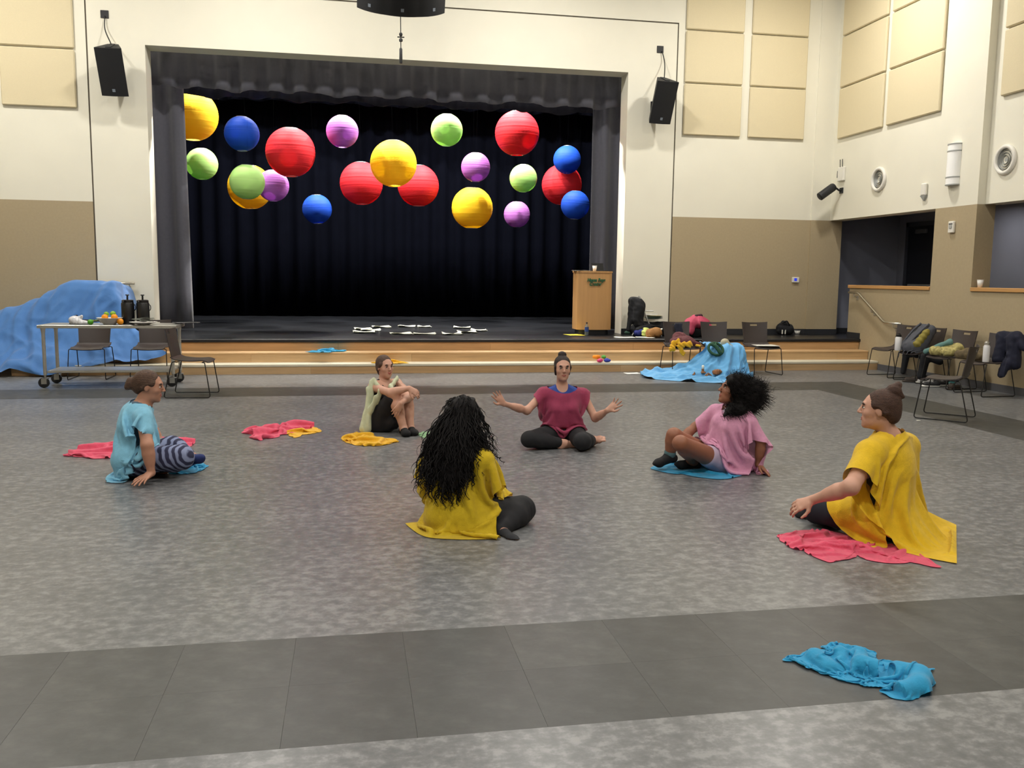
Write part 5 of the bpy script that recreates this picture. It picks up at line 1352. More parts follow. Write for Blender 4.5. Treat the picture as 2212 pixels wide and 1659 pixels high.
# ---------------------------------------------------------------- woman hugging her knees
def person_knees():
    J = A_(dict(pel=(0.279, 8.620, 0.065), chest=(0.298, 8.600, 0.325), neck=(0.317, 8.620, 0.459), head=(0.322, 8.600, 0.616),
        sr=(0.206, 8.500, 0.430), sl=(0.441, 8.680, 0.442), er=(0.356, 8.280, 0.403), wr=(0.534, 8.220, 0.449), el=(0.568, 8.400, 0.363), wl=(0.454, 8.170, 0.316),
        hr=(0.258, 8.520, 0.073), hl=(0.353, 8.660, 0.057), kr=(0.400, 8.300, 0.378), kl=(0.521, 8.420, 0.347), ar=(0.483, 8.240, 0.063), al=(0.554, 8.320, 0.052), tr=(0.510, 8.120, 0.031), tl=(0.590, 8.160, 0.031)))
    f = flat_n((.55, -.8, 0)); t = thing('person', 'person in black dress and pale green scarf hugging bare knees', 'person', (J['pel'][0], J['pel'][1], 0))
    R = rotm(yaw_of((.50, -.87)), .02, .03); hp, T = head_prims(J['head'], R, .93)
    pr = torso_prims(J['pel'], J['chest'], J['neck'], f, .96)
    arms = limb(J['sr'], J['er'], J['wr'], .042, .036, .024) + limb(J['sl'], J['el'], J['wl'], .042, .036, .024) + [cap(J['neck'] - (0,0,.03), J['sr'], .046, .044, .04), cap(J['neck'] - (0,0,.03), J['sl'], .046, .044, .04)]
    legs = limb(J['hr'], J['kr'], J['ar'], .085, .056, .036) + limb(J['hl'], J['kl'], J['al'], .085, .056, .036)
    feet = foot_prims(J['ar'], J['tr'], (0, 0, 1), .95) + foot_prims(J['al'], J['tl'], (0, 0, 1), .95)
    hands = hand_prims(J['wr'], (.75, -.1, -.45), (.3, -.8, .5), 1, .45, .06, .92) + hand_prims(J['wl'], (-.50, .05, -.85), (.1, -.99, -.05), -1, .16, .16, .92)
    bodymesh(pr + arms + legs + feet + hands + hp + [cap(J['neck'] - (0, 0, .03), J['head'] + R @ np.array((0, -.02, -.06)), .046, .045, .03)], M_skin, t)
    face_parts(T, R, .93, t, M_hairlt, M_lip, .8, .008)
    garment('black_dress', pr + [cap(J['hr'], J['kr']*.86 + J['hr']*.14, .10, .072, .04), cap(J['hl'], J['kl']*.9 + J['hl']*.1, .10, .066, .04), cap(J['hr'] - (0,0,.03), (0.394, 8.380, 0.103), .09, .05, .05), cap(J['neck'] + (-.07, -.01, -.045), J['chest'] + (-.06, 0, .05), .03, .05, .03), cap(J['neck'] + (.08, .02, -.045), J['chest'] + (.06, 0, .05), .03, .05, .03), sub(ell(J['neck'] + f*.07 + (0, 0, .03), (.075, .075, .10), k=.015))], M_topblack, t, .009, disp=folds(J['pel'], .004, 9, 3, .5, 0, .003))
    garment('sock', foot_prims(J['ar'], J['tr'], (0, 0, 1), .95), M_sockbk, t, .005); garment('sock', foot_prims(J['al'], J['tl'], (0, 0, 1), .95), M_sockbk, t, .005)
    fl2 = (flat_n((.3, -.95, 0)), 2.2); fl3 = (flat_n((.9, .4, 0)), 2.0)
    sc_ = [cap((0.206, 8.460, 0.488), (0.174, 8.440, 0.411), .034, .034, .02, fl2), cap((0.174, 8.440, 0.411), (0.164, 8.420, 0.235), .034, .044, .02, fl2), cap((0.164, 8.420, 0.235), (0.127, 8.380, 0.050), .040, .062, .02, fl2), cap((0.206, 8.460, 0.488), (0.257, 8.430, 0.447), .026, .026, .02, fl2), cap((0.273, 8.370, 0.401), (0.176, 8.400, 0.211), .030, .036, .02, fl2), cap((0.438, 8.600, 0.497), (0.366, 8.420, 0.429), .030, .036, .02, fl3), cap((0.381, 8.440, 0.462), (0.395, 8.380, 0.416), .024, .016, .02, fl3)]
    garment('green_scarf', sc_, mat('scarf_pale_green', '#c3c9ab', .9, var=.06, vscale=30, bump=.2, bscale=150), t, .0, .006, disp=lambda x, y, z: .006*np.sin(x*110 + 3*np.sin(z*14)) + .003*np.sin(z*40 + x*60))
    hr_ = [ell(T(0, -.022, .038), (.078*.95, .095*.95, .084*.95), R, .02), ell(T(0, -.07, -.02), (.055, .045, .06), R, .03), cap(T(.060, .03, .03), T(.066, -.02, -.02), .018, .016, .02), cap(T(-.060, .03, .03), T(-.066, -.02, -.02), .018, .016, .02),
        cap(T(.0, -.105, .0), T(-.02, -.118, -.07), .030, .028, .02), cap(T(-.02, -.118, -.07), T(-.03, -.10, -.14), .028, .014, .02), sub(ell(T(0, .108, -.022), (.068, .085, .104), R, .012))]
    garment('hair', hr_, M_hairlt, t, 0, .0055, hair_groove(J['head'], R, .0022), 0, None)

# ---------------------------------------------------------------- woman in pink tunic leaning back, bushy hair
def person_pink():
    J = A_(dict(pel=(2.852, 6.460, 0.106), chest=(2.956, 6.420, 0.361), neck=(2.981, 6.420, 0.501), head=(2.944, 6.420, 0.630),
        sl=(3.038, 6.300, 0.395), sr=(2.882, 6.580, 0.441), el=(3.116, 6.240, 0.254), wl=(3.112, 6.260, 0.071), er=(2.730, 6.620, 0.316), wr=(2.550, 6.580, 0.191),
        hl=(2.787, 6.380, 0.106), hr=(2.825, 6.580, 0.094), kl=(2.419, 6.140, 0.281), kr=(2.497, 6.480, 0.278), al=(2.676, 6.500, 0.058), ar=(2.480, 6.520, 0.103), tl=(2.506, 6.460, 0.048), tr=(2.330, 6.460, 0.053)))
    f = flat_n((-.92, -.3, 0)); t = thing('person', 'person in a pink tunic with bushy dark hair leaning back on one hand', 'person', (J['pel'][0], J['pel'][1], 0))
    R = rotm(yaw_of((-.95, .05)), -.30, .10); hp, T = head_prims(J['head'], R, .96)
    pr = torso_prims(J['pel'], J['chest'], J['neck'], f, .95)
    arms = limb(J['sl'], J['el'], J['wl'], .043, .034, .024) + limb(J['sr'], J['er'], J['wr'], .042, .034, .024) + [cap(J['neck'] - (0,0,.03), J['sl'], .046, .044, .04), cap(J['neck'] - (0,0,.03), J['sr'], .046, .044, .04)]
    legs = limb(J['hl'], J['kl'], J['al'], .082, .055, .036) + limb(J['hr'], J['kr'], J['ar'], .082, .055, .036)
    feet = foot_prims(J['al'], J['tl'], (0, 0, 1), .92) + foot_prims(J['ar'], J['tr'], (0, 0, 1), .92)
    hands = hand_prims(J['wl'] , (.52, -.62, -.55), (.45, -.1, .9), 1, .08, .22, .95, 1.4) + hand_prims(J['wr'], (-.6, -.2, -.75), (-.6, -.3, .5), 1, .3, .1, .95)
    bodymesh(pr + arms + legs + feet + hands + hp + [cap(J['neck'] - (0, 0, .03), J['head'] + R @ np.array((0, -.02, -.06)), .045, .044, .03)], M_skin3, t)
    face_parts(T, R, .96, t, M_hairbk, M_lip2)
    garment('lavender_dress', pr + [cap(J['hl'], J['hl']*.86 + J['kl']*.14, .086, .08, .04), cap(J['hr'], J['hr']*.86 + J['kr']*.14, .086, .08, .04), sub(cap(J['neck'], J['head'], .065, .06, .01))], mat('dress_lavender', '#b7a6bd', .9), t, .007)
    garment('sock', foot_prims(J['ar'], J['tr'], (0, 0, 1), .92) + [cap(J['ar'], J['ar']*.85 + J['kr']*.15, .037, .038, .02)], M_sockbk, t, .006); garment('sock', foot_prims(J['al'], J['tl'], (0, 0, 1), .92), M_sockbk, t, .005)
    garment('sock_band', [cap(J['ar']*.95 + J['kr']*.05, J['ar']*.84 + J['kr']*.16, .038, .039, .01)], mat('sock_band_teal', '#4f6b70', .9), t, .008)
    s = side_of(f); P0, m, inf = poncho(J['neck'] + (0.0, 0, .03), s, f, .64, .62, .66, (.085, .08, .02), seed=6)
    X, m = drape(pr + arms + legs + feet, P0, m, 160, anchor=inf[2], neck=J['neck'], seams=side_seams(inf, .34, .50, .05))
    cloth_obj('tunic', X, m, sheer('sheer_pink', '#dd9cbd', .84), t)
    mass = [ell(T(0, -.03, .03), (.095, .11, .10), R, .03), ell((3.079, 6.440, 0.597), (.135, .13, .13), k=.05), ell((2.971, 6.340, 0.495), .07, k=.05), cap((2.900, 6.330, 0.516), (2.836, 6.300, 0.463), .03, .018, .03), ell((2.934, 6.380, 0.705), .07, k=.04), sub(ell(T(0, .115, -.02), (.08, .085, .11), R, .012))]
    V, Fq = sdf_mesh(mass, .008, 0, lambda x, y, z: .012 * (vnoise(x*38 + 9, z*38 + y*30 + 9, 3) - .5), None, 0); ms = fast_mesh('hair_mass', V, Fq, M_hairbk, t)
    Nn = vnormals(V, Fq); rg = np.random.default_rng(17); paths = []; rad = []; fw = R @ np.array((0, 1, 0))
    for i in rg.integers(0, len(V), 3600):
        d = Nn[i]
        if d @ fw > .55 and (V[i] - J['head']) @ fw > .04: continue
        L_ = rg.uniform(.015, .052) * (1 + .6 * max(0, d[0]))
        dd = d * .9 + rg.normal(0, .35, 3) + np.array((.25, 0, -.1))
        s_ = np.linspace(0, 1, 10)[:, None]; p = V[i] - d * .006 + s_ * L_ * dd
        wv = rg.uniform(5, 11); p0 = rg.uniform(0, 6); amp = s_ * rg.uniform(.008, .020)
        p = p + amp * np.concatenate([np.cos(s_*wv + p0), np.sin(s_*wv + p0), np.sin(s_*wv*.8 + p0)], 1)
        paths.append(p); rad.append(rg.uniform(.0007, .0017))
    strands_mesh('hair_frizz', paths, rad, M_hairbk, ms, 3)
import time as _t
for fn in (globals().get("PEOPLE") or [person_blue, person_knees, person_curls, person_maroon, person_pink, person_bun]):
    _a = _t.time(); fn(); print('PERSON', fn.__name__, round(_t.time() - _a, 2))

# ================================================================== cloths lying about
def silk(name, col): return mat(name, col, .75, var=.07, vscale=30, bump=.2, bscale=140, sheen=.2, transl=.15)
S_blue = silk('silk_turquoise', '#1a94c4'); S_pink = silk('silk_coral_pink', '#e0506f'); S_yel = silk('silk_yellow', '#e6b012'); S_green = silk('silk_green', '#5a9a4a')
lump = [cap((1.813, 3.074, 0.000), (1.816, 2.980, 0.000), .035, .03), cap((1.901, 3.045, 0.030), (1.864, 2.957, 0.000), .022, .014), cap((1.963, 3.015, 0.035), (1.936, 2.913, 0.000), .024, .014), cap((1.926, 2.939, 0.030), (2.016, 2.866, 0.020), .03, .025), cap((2.049, 2.885, 0.020), (2.098, 2.829, 0.020), .03, .034), cap((2.098, 2.829, 0.020), (2.045, 2.754, 0.020), .034, .03), cap((2.045, 2.754, 0.020), (1.940, 2.736, 0.015), .03, .024)]
floor_cloth('silk_cloth', 'turquoise cloth lying twisted on the dark floor band in the foreground', S_blue, [(1.726, 3.083, 0.000), (1.799, 3.120, 0.000), (1.866, 3.145, 0.000), (1.970, 3.157, 0.000), (2.043, 3.136, 0.000), (2.069, 3.034, 0.000), (2.122, 2.933, 0.000), (2.177, 2.908, 0.000), (2.160, 2.851, 0.000), (2.095, 2.776, 0.000), (2.023, 2.739, 0.000), (1.938, 2.746, 0.000), (1.926, 2.814, 0.000), (1.861, 2.831, 0.000), (1.799, 2.918, 0.000), (1.751, 2.986, 0.000)], n=64, comp=(1.6, 1.6), h=.10, seed=3, freq=5., steps=60, under=lump)
floor_cloth('silk_cloth', 'coral pink cloth on the floor beside the person with a hair bun', S_pink, [(2.476, 4.656, 0.000), (2.729, 4.716, 0.000), (2.899, 4.597, 0.000), (2.962, 4.459, 0.000), (3.048, 4.325, 0.000), (3.047, 4.051, 0.000), (2.932, 4.113, 0.000), (2.719, 4.255, -0.000), (2.524, 4.196, -0.000), (2.480, 4.372, 0.000)], n=50, comp=(1.15, 1.3), h=.022, seed=8)
floor_cloth('silk_cloth', 'coral pink cloth stretched on the floor behind the person in light blue', S_pink, [(-2.279, 7.615, 0.000), (-2.183, 7.919, 0.000), (-2.054, 8.072, 0.000), (-1.868, 8.182, 0.000), (-1.686, 8.251, 0.000), (-1.483, 8.228, 0.000), (-1.411, 8.107, 0.000), (-1.421, 7.871, 0.000), (-1.617, 7.812, 0.000), (-1.773, 7.592, 0.000), (-1.916, 7.515, 0.000), (-2.111, 7.520, 0.000)], n=44, comp=(1.15, 1.5), h=.05, seed=12)
floor_cloth('silk_cloth', 'turquoise cloth under the feet of the person in light blue', S_blue, [(-1.334, 6.841, 0.000), (-1.297, 7.066, 0.000), (-1.233, 7.196, 0.000), (-1.150, 7.116, 0.000), (-1.141, 6.996, 0.000), (-1.222, 6.827, 0.000)], n=30, comp=(1.4, 1.4), h=.035, seed=15)
floor_cloth('silk_cloth', 'coral pink cloth heaped on the floor next to a yellow one', S_pink, [(-0.952, 8.428, -0.000), (-0.905, 8.753, 0.000), (-0.833, 8.880, 0.000), (-0.697, 8.838, 0.000), (-0.508, 9.068, 0.000), (-0.420, 8.946, 0.000), (-0.505, 8.605, 0.000), (-0.642, 8.394, 0.000), (-0.815, 8.222, 0.000)], n=40, comp=(1.3, 1.6), h=.075, seed=19)
floor_cloth('silk_cloth', 'yellow cloth on the floor touching a coral pink one', S_yel, [(-0.581, 8.362, 0.000), (-0.536, 8.609, 0.000), (-0.429, 8.755, 0.000), (-0.308, 8.583, 0.000), (-0.339, 8.485, 0.000), (-0.450, 8.372, 0.000), (-0.507, 8.258, 0.000)], n=32, comp=(1.25, 1.4), h=.045, seed=22)
floor_cloth('silk_cloth', 'yellow cloth crumpled on the floor before the person hugging knees', S_yel, [(-0.063, 8.067, 0.000), (0.026, 8.295, 0.000), (0.150, 8.256, 0.000), (0.218, 8.058, 0.000), (0.362, 7.881, 0.000), (0.201, 7.768, 0.000), (0.048, 7.807, 0.000), (-0.033, 7.949, 0.000)], n=36, comp=(1.4, 1.6), h=.085, seed=25)
floor_cloth('silk_cloth', 'turquoise cloth spread under the person in pink', S_blue, [(2.370, 6.526, 0.000), (2.550, 6.696, 0.000), (2.797, 6.776, 0.000), (3.196, 6.841, 0.000), (3.200, 6.653, 0.000), (3.075, 6.421, 0.000), (2.901, 6.196, 0.000), (2.726, 6.140, 0.000), (2.526, 6.291, 0.000)], n=40, comp=(1.12, 1.15), h=.018, seed=29)
floor_cloth('silk_cloth', 'small white and green crumpled cloth on the floor beside the curly hair', silk('silk_pale_green', '#8fb98a'), [(0.637, 8.202, 0.000), (0.673, 8.322, 0.000), (0.745, 8.339, 0.000), (0.769, 8.211, 0.000), (0.689, 8.099, 0.000)], n=20, comp=(1.4, 1.4), h=.03, seed=33)
def rectO(x0, x1, y0, y1): return [(x0, y0), ((x0+x1)/2, y0 - .01), (x1, y0 + .02), (x1, y1), ((x0+x1)/2, y1), (x0 + .05, y1 - .03)]
floor_cloth('silk_cloth', 'turquoise cloth on the stage step left of centre', S_blue, [(-.62, 13.92), (-.3, 13.90), (-.17, 13.93), (-.15, 14.12), (-.3, 14.14), (-.5, 14.0)], z=.305, n=28, comp=(1.5, 1.6), h=.10, seed=36)
floor_cloth('silk_cloth', 'golden cloth on the lowest stage step behind the ponytailed head', S_yel, [(.38, 13.62), (.6, 13.60), (.80, 13.62), (.72, 13.74), (.55, 13.82), (.42, 13.76)], z=.152, n=24, comp=(1.5, 1.6), h=.12, seed=39)

# bean bags on the step
bb_ = [('#e88a17', 'orange', (3.90, 13.66), .06), ('#d6427a', 'pink', (3.94, 13.60), .055), ('#4f9a3c', 'green', (4.03, 13.69), .05), ('#23389a', 'blue', (4.06, 13.61), .055)]
for i, (c, nm, (x, y), r) in enumerate(bb_):
    t = thing('bean_bag', nm + ' small bean bag in the little heap on the lowest stage step', 'bean bag', (x, y, .152), 0, 'small bean bags')
    z = .152 + r * .55 + (.05 if i in (0, 2) else 0)
    garment('pouch', [ell((x, y, z), (r*1.1, r*.8, r*.55), rotm(i*.8, .2*(i % 2)), .02)], mat('bean_bag_' + nm, c, .8, bump=.1), t, 0, .008, disp=lambda a, b, c_: .006*np.sin(a*60 + i)*np.sin(b*55), floor_z=.153)

# ================================================================== draped sheets
def sheet_from_columns(name, label, cols, m, nu, nv, amp, seed, cat='cloth', fu=9., fv=2.):
    """cols: list of paths (same length) from the top back to the hem; smoothly interpolated and wrinkled"""
    C_ = [np.array(bez(c, 40)) for c in cols]; k = min(len(c) for c in C_)
    def resamp(c, n):
        c = np.asarray(c); s = np.concatenate([[0], np.cumsum(np.linalg.norm(np.diff(c, axis=0), axis=1))]); s /= s[-1]
        return np.stack([np.interp(np.linspace(0, 1, n), s, c[:, i]) for i in range(3)], -1)
    C_ = np.array([resamp(c, nv) for c in C_])
    G = np.array([resamp(bez(C_[:, j].tolist(), nu), nu) for j in range(nv)])
    du = np.gradient(G, axis=1); dv = np.gradient(G, axis=0); nn = np.cross(du, dv); nn /= np.linalg.norm(nn, axis=2, keepdims=True) + 1e-9
    U, V_ = np.meshgrid(np.linspace(0, 1, nu), np.linspace(0, 1, nv))
    a = 1 - np.abs(2*vnoise(U*fu + V_*1.3 + 20, V_*fv + 20, seed) - 1)*1.8; b = vnoise(U*fu*2.7 + V_*3 + 40, V_*fv*4 + 40, seed + 3) - .5; c = 1 - np.abs(2*vnoise(U*fu*.8 - V_*6 + 60, V_*6 + U*4 + 60, seed + 7) - 1)*1.8
    e = 1 - np.abs(2*vnoise(U*fu*1.1 + V_*9 + 80, V_*9 - U*3 + 80, seed + 11) - 1)*2
    G = G - nn * (amp * (a*.75 + b*.6 + c*.4 + e*.55*np.clip(V_*2 - .6, 0, 1)) * (.35 + .65*np.minimum(1, V_*2)))[..., None]
    G[..., 2] = np.maximum(G[..., 2], .006)
    base = G[-1].mean(0); t = thing(name, label, cat, (base[0], base[1], 0))
    cloth_obj('fabric', G, np.ones(G.shape[:2], bool), m, t, 1)
    return t
M_tarp = mat('drape_blue', '#4173b2', .8, var=.06, vscale=8, bump=.25, bscale=90, sheen=.2)
M_sky = mat('drape_light_blue', '#5a9dce', .8, var=.06, vscale=12, bump=.25, bscale=110, sheen=.2)
def col(top, mids): x, y, z = top; return [(x, 15.30, z - .03), (x, 14.9, z - .005), top] + mids
tc = [col((-5.9, 14.35, .72), [(-5.9, 14.12, .60), (-5.85, 14.0, .40), (-5.8, 13.7, .2), (-5.8, 13.45, .02), (-5.8, 13.30, .01)]),
 col((-5.164, 14.350, 0.867), [(-5.15, 14.10, .62), (-5.10, 13.95, .42), (-5.05, 13.70, .20), (-5.0, 13.5, .03), (-4.95, 13.36, .01)]),
 col((-4.786, 14.350, 1.001), [(-4.82, 14.08, .64), (-4.78, 13.90, .42), (-4.76, 13.68, .24), (-4.74, 13.52, .18), (-4.72, 13.47, .10)]),
 col((-4.476, 14.350, 1.135), [(-4.50, 14.07, .66), (-4.45, 13.85, .40), (-4.40, 13.62, .24), (-4.36, 13.50, .12), (-4.33, 13.45, .01)]),
 col((-4.196, 14.350, 1.305), [(-4.20, 14.07, .70), (-4.15, 13.84, .38), (-4.08, 13.60, .22), (-4.02, 13.50, .14), (-3.98, 13.47, .06)]),
 col((-3.882, 14.350, 1.315), [(-3.90, 14.07, .70), (-3.85, 13.84, .40), (-3.74, 13.66, .22), (-3.66, 13.57, .18), (-3.62, 13.54, .17)]),
 col((-3.598, 14.350, 1.318), [(-3.62, 14.07, .70), (-3.52, 13.84, .40), (-3.42, 13.72, .24), (-3.36, 13.62, .18), (-3.33, 13.58, .17)]),
 col((-3.497, 14.350, 1.186), [(-3.38, 14.07, .64), (-3.20, 13.90, .40), (-3.08, 13.80, .30), (-3.0, 13.70, .20), (-2.98, 13.66, .18)]),
 col((-3.429, 14.350, 0.904), [(-3.15, 14.08, .58), (-2.95, 13.98, .42), (-2.80, 13.86, .33), (-2.74, 13.82, .32), (-2.70, 13.80, .29)])]
sheet_from_columns('blue_dust_sheet', 'large blue sheet draped over a tall object at the left of the stage', tc, M_tarp, 140, 100, .052, 5, fu=12., fv=1.2)
bc = [[(5.50, 13.32, .50), (5.46, 13.05, .475), (5.42, 12.86, .462), (5.328, 12.920, 0.318), (5.132, 12.950, 0.178), (4.842, 12.980, 0.089), (4.539, 13.349, 0.000)],
 [(5.60, 13.32, .49), (5.56, 13.05, .475), (5.54, 12.83, .465), (5.386, 12.760, 0.274), (5.209, 12.720, 0.136), (4.874, 12.660, 0.052), (4.371, 12.654, 0.000)],
 [(5.72, 13.32, .49), (5.70, 13.05, .475), (5.68, 12.82, .465), (5.556, 12.700, 0.294), (5.384, 12.600, 0.140), (5.092, 12.460, 0.045), (4.657, 12.275, 0.000)],
 [(5.82, 13.32, .49), (5.82, 13.05, .475), (5.82, 12.82, .465), (5.738, 12.700, 0.307), (5.622, 12.560, 0.143), (5.414, 12.380, 0.030), (5.058, 12.016, 0.000)],
 [(5.93, 13.32, .49), (5.94, 13.05, .475), (5.95, 12.83, .465), (5.908, 12.740, 0.317), (5.862, 12.620, 0.135), (5.779, 12.460, 0.018), (5.450, 11.930, 0.000)],
 [(6.02, 13.32, .50), (6.04, 13.08, .475), (6.05, 12.90, .455), (6.038, 12.820, 0.310), (6.058, 12.780, 0.146), (6.072, 12.700, 0.046), (6.056, 12.471, 0.000)]]
sheet_from_columns('light_blue_sheet', 'light blue sheet draped over a chair and trailing across the floor', bc, M_sky, 90, 90, .055, 9, fu=10., fv=1.2)

# ================================================================== things on and around the stage chairs
M_wreath = mat('wreath_dark_green', '#1d4a33', .8, bump=.5, bscale=120)
wt = thing('green_wreath', 'dark green woven wreath leaning on the light blue sheet', 'wreath', (5.528, 12.720, 0.435))
q = Matrix.Rotation(-.5, 4, 'X') @ Matrix.Rotation(.3, 4, 'Y')
def ringpts(rx, rz, n=36): return [(rx*math.cos(2*PI*k/n), 0, rz*math.sin(2*PI*k/n)) for k in range(n+1)]
MB().tube(ringpts(.115, .10), .022, 9, cap=False, M=q).build('ring', M_wreath, wt, smooth=True)
MB().tube(bez([(-.09, -.01, .06), (.0, -.03, .02), (.06, -.03, -.05), (.09, -.01, -.06)], 16), .028, 9, M=q).tube(bez([(-.02, 0, .10), (-.01, -.03, .02), (.04, -.03, -.03)], 12), .022, 8, M=q).build('crossband', M_wreath, wt, smooth=True)
hat = thing('straw_hat', 'small beige hat lying on the light blue sheet behind the wreath', 'hat', (5.778, 12.950, 0.518))
x, y, z = (5.778, 12.950, 0.518)
garment('crown', [ell((x, y, z), (.075, .06, .065), rotm(.4, .3), .02), cap((x, y, z - .03), (x + .10, y - .05, z - .045), .05, .012, .04)], mat('straw_beige', '#a59f88', .85, bump=.4, bscale=150, var=.1, vscale=40), hat, 0, .008, floor_z=None)
M_cand = mat('candle_wax', '#e6e2d2', .5); M_driftw = mat('driftwood_brown', '#8a5f3c', .85, var=.2, vscale=40); M_shellb = mat('shell_brown', '#80502e', .7, var=.2, vscale=40)
cn = thing('candle_holder', 'white candle on a small brown stand on the light blue sheet', 'candle', (5.252, 12.529, 0.085))
MB().lathe([(0, 0), (.045, 0), (.05, .012), (.02, .03), (.016, .05), (.026, .062), (0, .062)], 18).build('stand', M_driftw, cn, smooth=True)
MB().lathe([(0, .06), (.020, .06), (.020, .11), (.012, .12), (0, .122)], 16).build('wax', M_cand, cn, smooth=True)
sh = thing('large_shell', 'brown shell shaped bowl on the light blue sheet', 'shell', (5.423, 12.390, 0.085))
x, y, z = (5.458, 12.470, 0.090)
garment('shell_body', [ell((x, y, z + .02), (.085, .05, .04), rotm(.2, .1), .02), ell((x - .03, y - .03, z - .005), (.05, .03, .02), None, .02)], M_shellb, sh, 0, .007, disp=lambda a, b, c: .004*np.sin(a*160), floor_z=None)
for lab, px_ in (('small driftwood twigs left of the candle', (5.034, 12.318, 0.075)), ('small driftwood twigs between candle and shell', (5.215, 12.227, 0.070))):
    dt_ = thing('driftwood_twigs', lab + ' on the light blue sheet', 'driftwood', px_)
    r = random.Random(int(px_[0]*100))
    for k in range(4):
        a = r.uniform(0, PI); MB().tube(bez([(-.05*math.cos(a), -.05*math.sin(a), .01), (0, 0, .02 + .01*k), (.05*math.cos(a + .4), .05*math.sin(a + .4), .012)], 8), .006, 6).build('twig', M_driftw, dt_, smooth=True)
# maroon sweater and yellow scarf on a chair
swm = mat('sweater_maroon', '#5b2f33', .9, bump=.3, bscale=120, var=.1, vscale=20)
sw_ = thing('maroon_sweater', 'maroon sweater bundled on the seat of a chair by the stage', 'sweater', (5.14, 13.05, .46))
garment('knit', [ell((5.12, 13.08, .52), (.19, .15, .085), None, .06), ell((5.10, 13.16, .60), (.10, .07, .07), None, .06), cap((5.2, 13.05, .53), (5.34, 12.98, .49), .07, .03, .05), cap((5.0, 13.0, .50), (4.95, 12.95, .48), .06, .04, .05)], swm, sw_, 0, .009, disp=folds((5.12, 13.08, .5), .014, 9, 41, .7, .45, .006), floor_z=.462)
ys = thing('yellow_scarf', 'yellow scarf knotted at the front edge of the maroon sweater chair', 'scarf', (5.0, 12.88, .44))
fy = (np.array((0, 1., 0)), 1.9)
garment('fabric', [cap((4.91, 12.90, .50), (4.97, 12.87, .55), .045, .035, .02, fy), cap((4.91, 12.90, .50), (4.88, 12.87, .43), .045, .05, .02, fy), cap((5.02, 12.85, .50), (5.15, 12.83, .50), .03, .05, .02, fy), cap((5.0, 12.85, .46), (5.05, 12.83, .35), .05, .03, .02, fy), ell((5.0, 12.855, .49), (.045, .03, .045), None, .02)], S_yel, ys, 0, .007, disp=lambda a, b, c: .009*np.sin(a*75 + c*55 + 2*np.sin(c*40)), floor_z=None)
garment('scarf_end', [cap((5.30, 12.93, .475), (5.34, 12.90, .47), .02, .02, .02)], S_yel, ys, 0, .007, floor_z=None)
sheet('paper_sheets', 'white papers on the seat of the right chair by the stage', (6.50, 13.0, .458), .36, .26, -.1, seed=9, n=4)
M_navycl = mat('cloth_navy', '#171a2c', .9); M_blackcl = mat('cloth_black', '#101116', .9, var=.15, vscale=12); M_pinkj = mat('jacket_pink', '#a83a55', .75, var=.1, vscale=14)
nv = thing('navy_cloth', 'navy cloth hung over the back of the maroon sweater chair', 'cloth', (5.14, 13.38, .5))
MB().slab(lambda u, v: (5.10 + .13*u + .01*math.sin(v*7), 13.435 + .012*math.sin(u*9) + .02*v if False else 13.352 + .035*v - .006*math.sin(u*8), .62 + .175*v), 8, 8, .008).build('fabric', M_navycl, nv, smooth=True, world=True)
pj = thing('pink_jacket', 'pink jacket lying on a black bag on the stage behind the chairs', 'jacket', (5.98, 14.55, SZ))
bgx = thing('black_bag', 'black bag under the pink jacket at the stage edge', 'bag', (5.9, 14.6, SZ))
garment('bag_body', [cap((5.72, 14.62, SZ + .12), (6.08, 14.62, SZ + .11), .12, .11, .04)], M_blackcl, bgx, 0, .01, disp=folds((5.9, 14.62, .6), .012, 7, 44, .8, .5, .005), floor_z=SZ + .002)
MB().tube(bez([(5.78, 14.60, SZ + .24), (5.86, 14.55, SZ + .30), (5.98, 14.56, SZ + .27)], 10), .012, 6).build('strap', M_blackcl, bgx, smooth=True, world=True)
garment('shell', [ell((5.98, 14.60, SZ + .25), (.22, .16, .10), None, .06), cap((6.12, 14.55, SZ + .20), (6.26, 14.50, SZ + .10), .07, .05, .05), cap((5.84, 14.50, SZ + .24), (5.82, 14.46, SZ + .10), .07, .04, .05), ell((5.98, 14.62, SZ + .33), (.10, .09, .06), None, .05)], M_pinkj, pj, .004, .009, disp=folds((5.98, 14.6, .7), .016, 8, 47, .9, .5, .006), floor_z=SZ + .006)
garment('collar', [cap((5.94, 14.56, SZ + .37), (6.03, 14.56, SZ + .38), .03, .03, .02)], mat('collar_dark', '#3a1a26', .8), pj, 0, .007, floor_z=None)
# black instrument case and stacked plates behind
bx_ = thing('black_case', 'low black case covered with a cloth on the stage behind the chairs', 'case', (5.35, 14.9, SZ))
garment('case_body', [cap((5.02, 14.95, SZ + .10), (5.62, 14.95, SZ + .10), .15, .15, .05, (np.array((0, 0, 1.)), 1.35)), cap((4.96, 14.75, SZ + .12), (5.2, 14.8, SZ + .13), .05, .08, .05), cap((5.0, 14.9, SZ + .2), (5.5, 14.95, SZ + .2), .05, .05, .05)], M_blackcl, bx_, 0, .011, disp=folds((5.3, 14.9, .6), .014, 8, 50, .8, .5, .006), floor_z=SZ + .002)
MB().tube(bez([(5.1, 14.78, SZ + .16), (5.25, 14.72, SZ + .19), (5.4, 14.78, SZ + .16)], 10), .012, 6).build('handle', M_blackcl, bx_, smooth=True, world=True)
plm = [mat('plate_green', '#5f6a52', .5), mat('plate_teal', '#54716c', .5), mat('plate_cream', '#b9b39a', .5)]
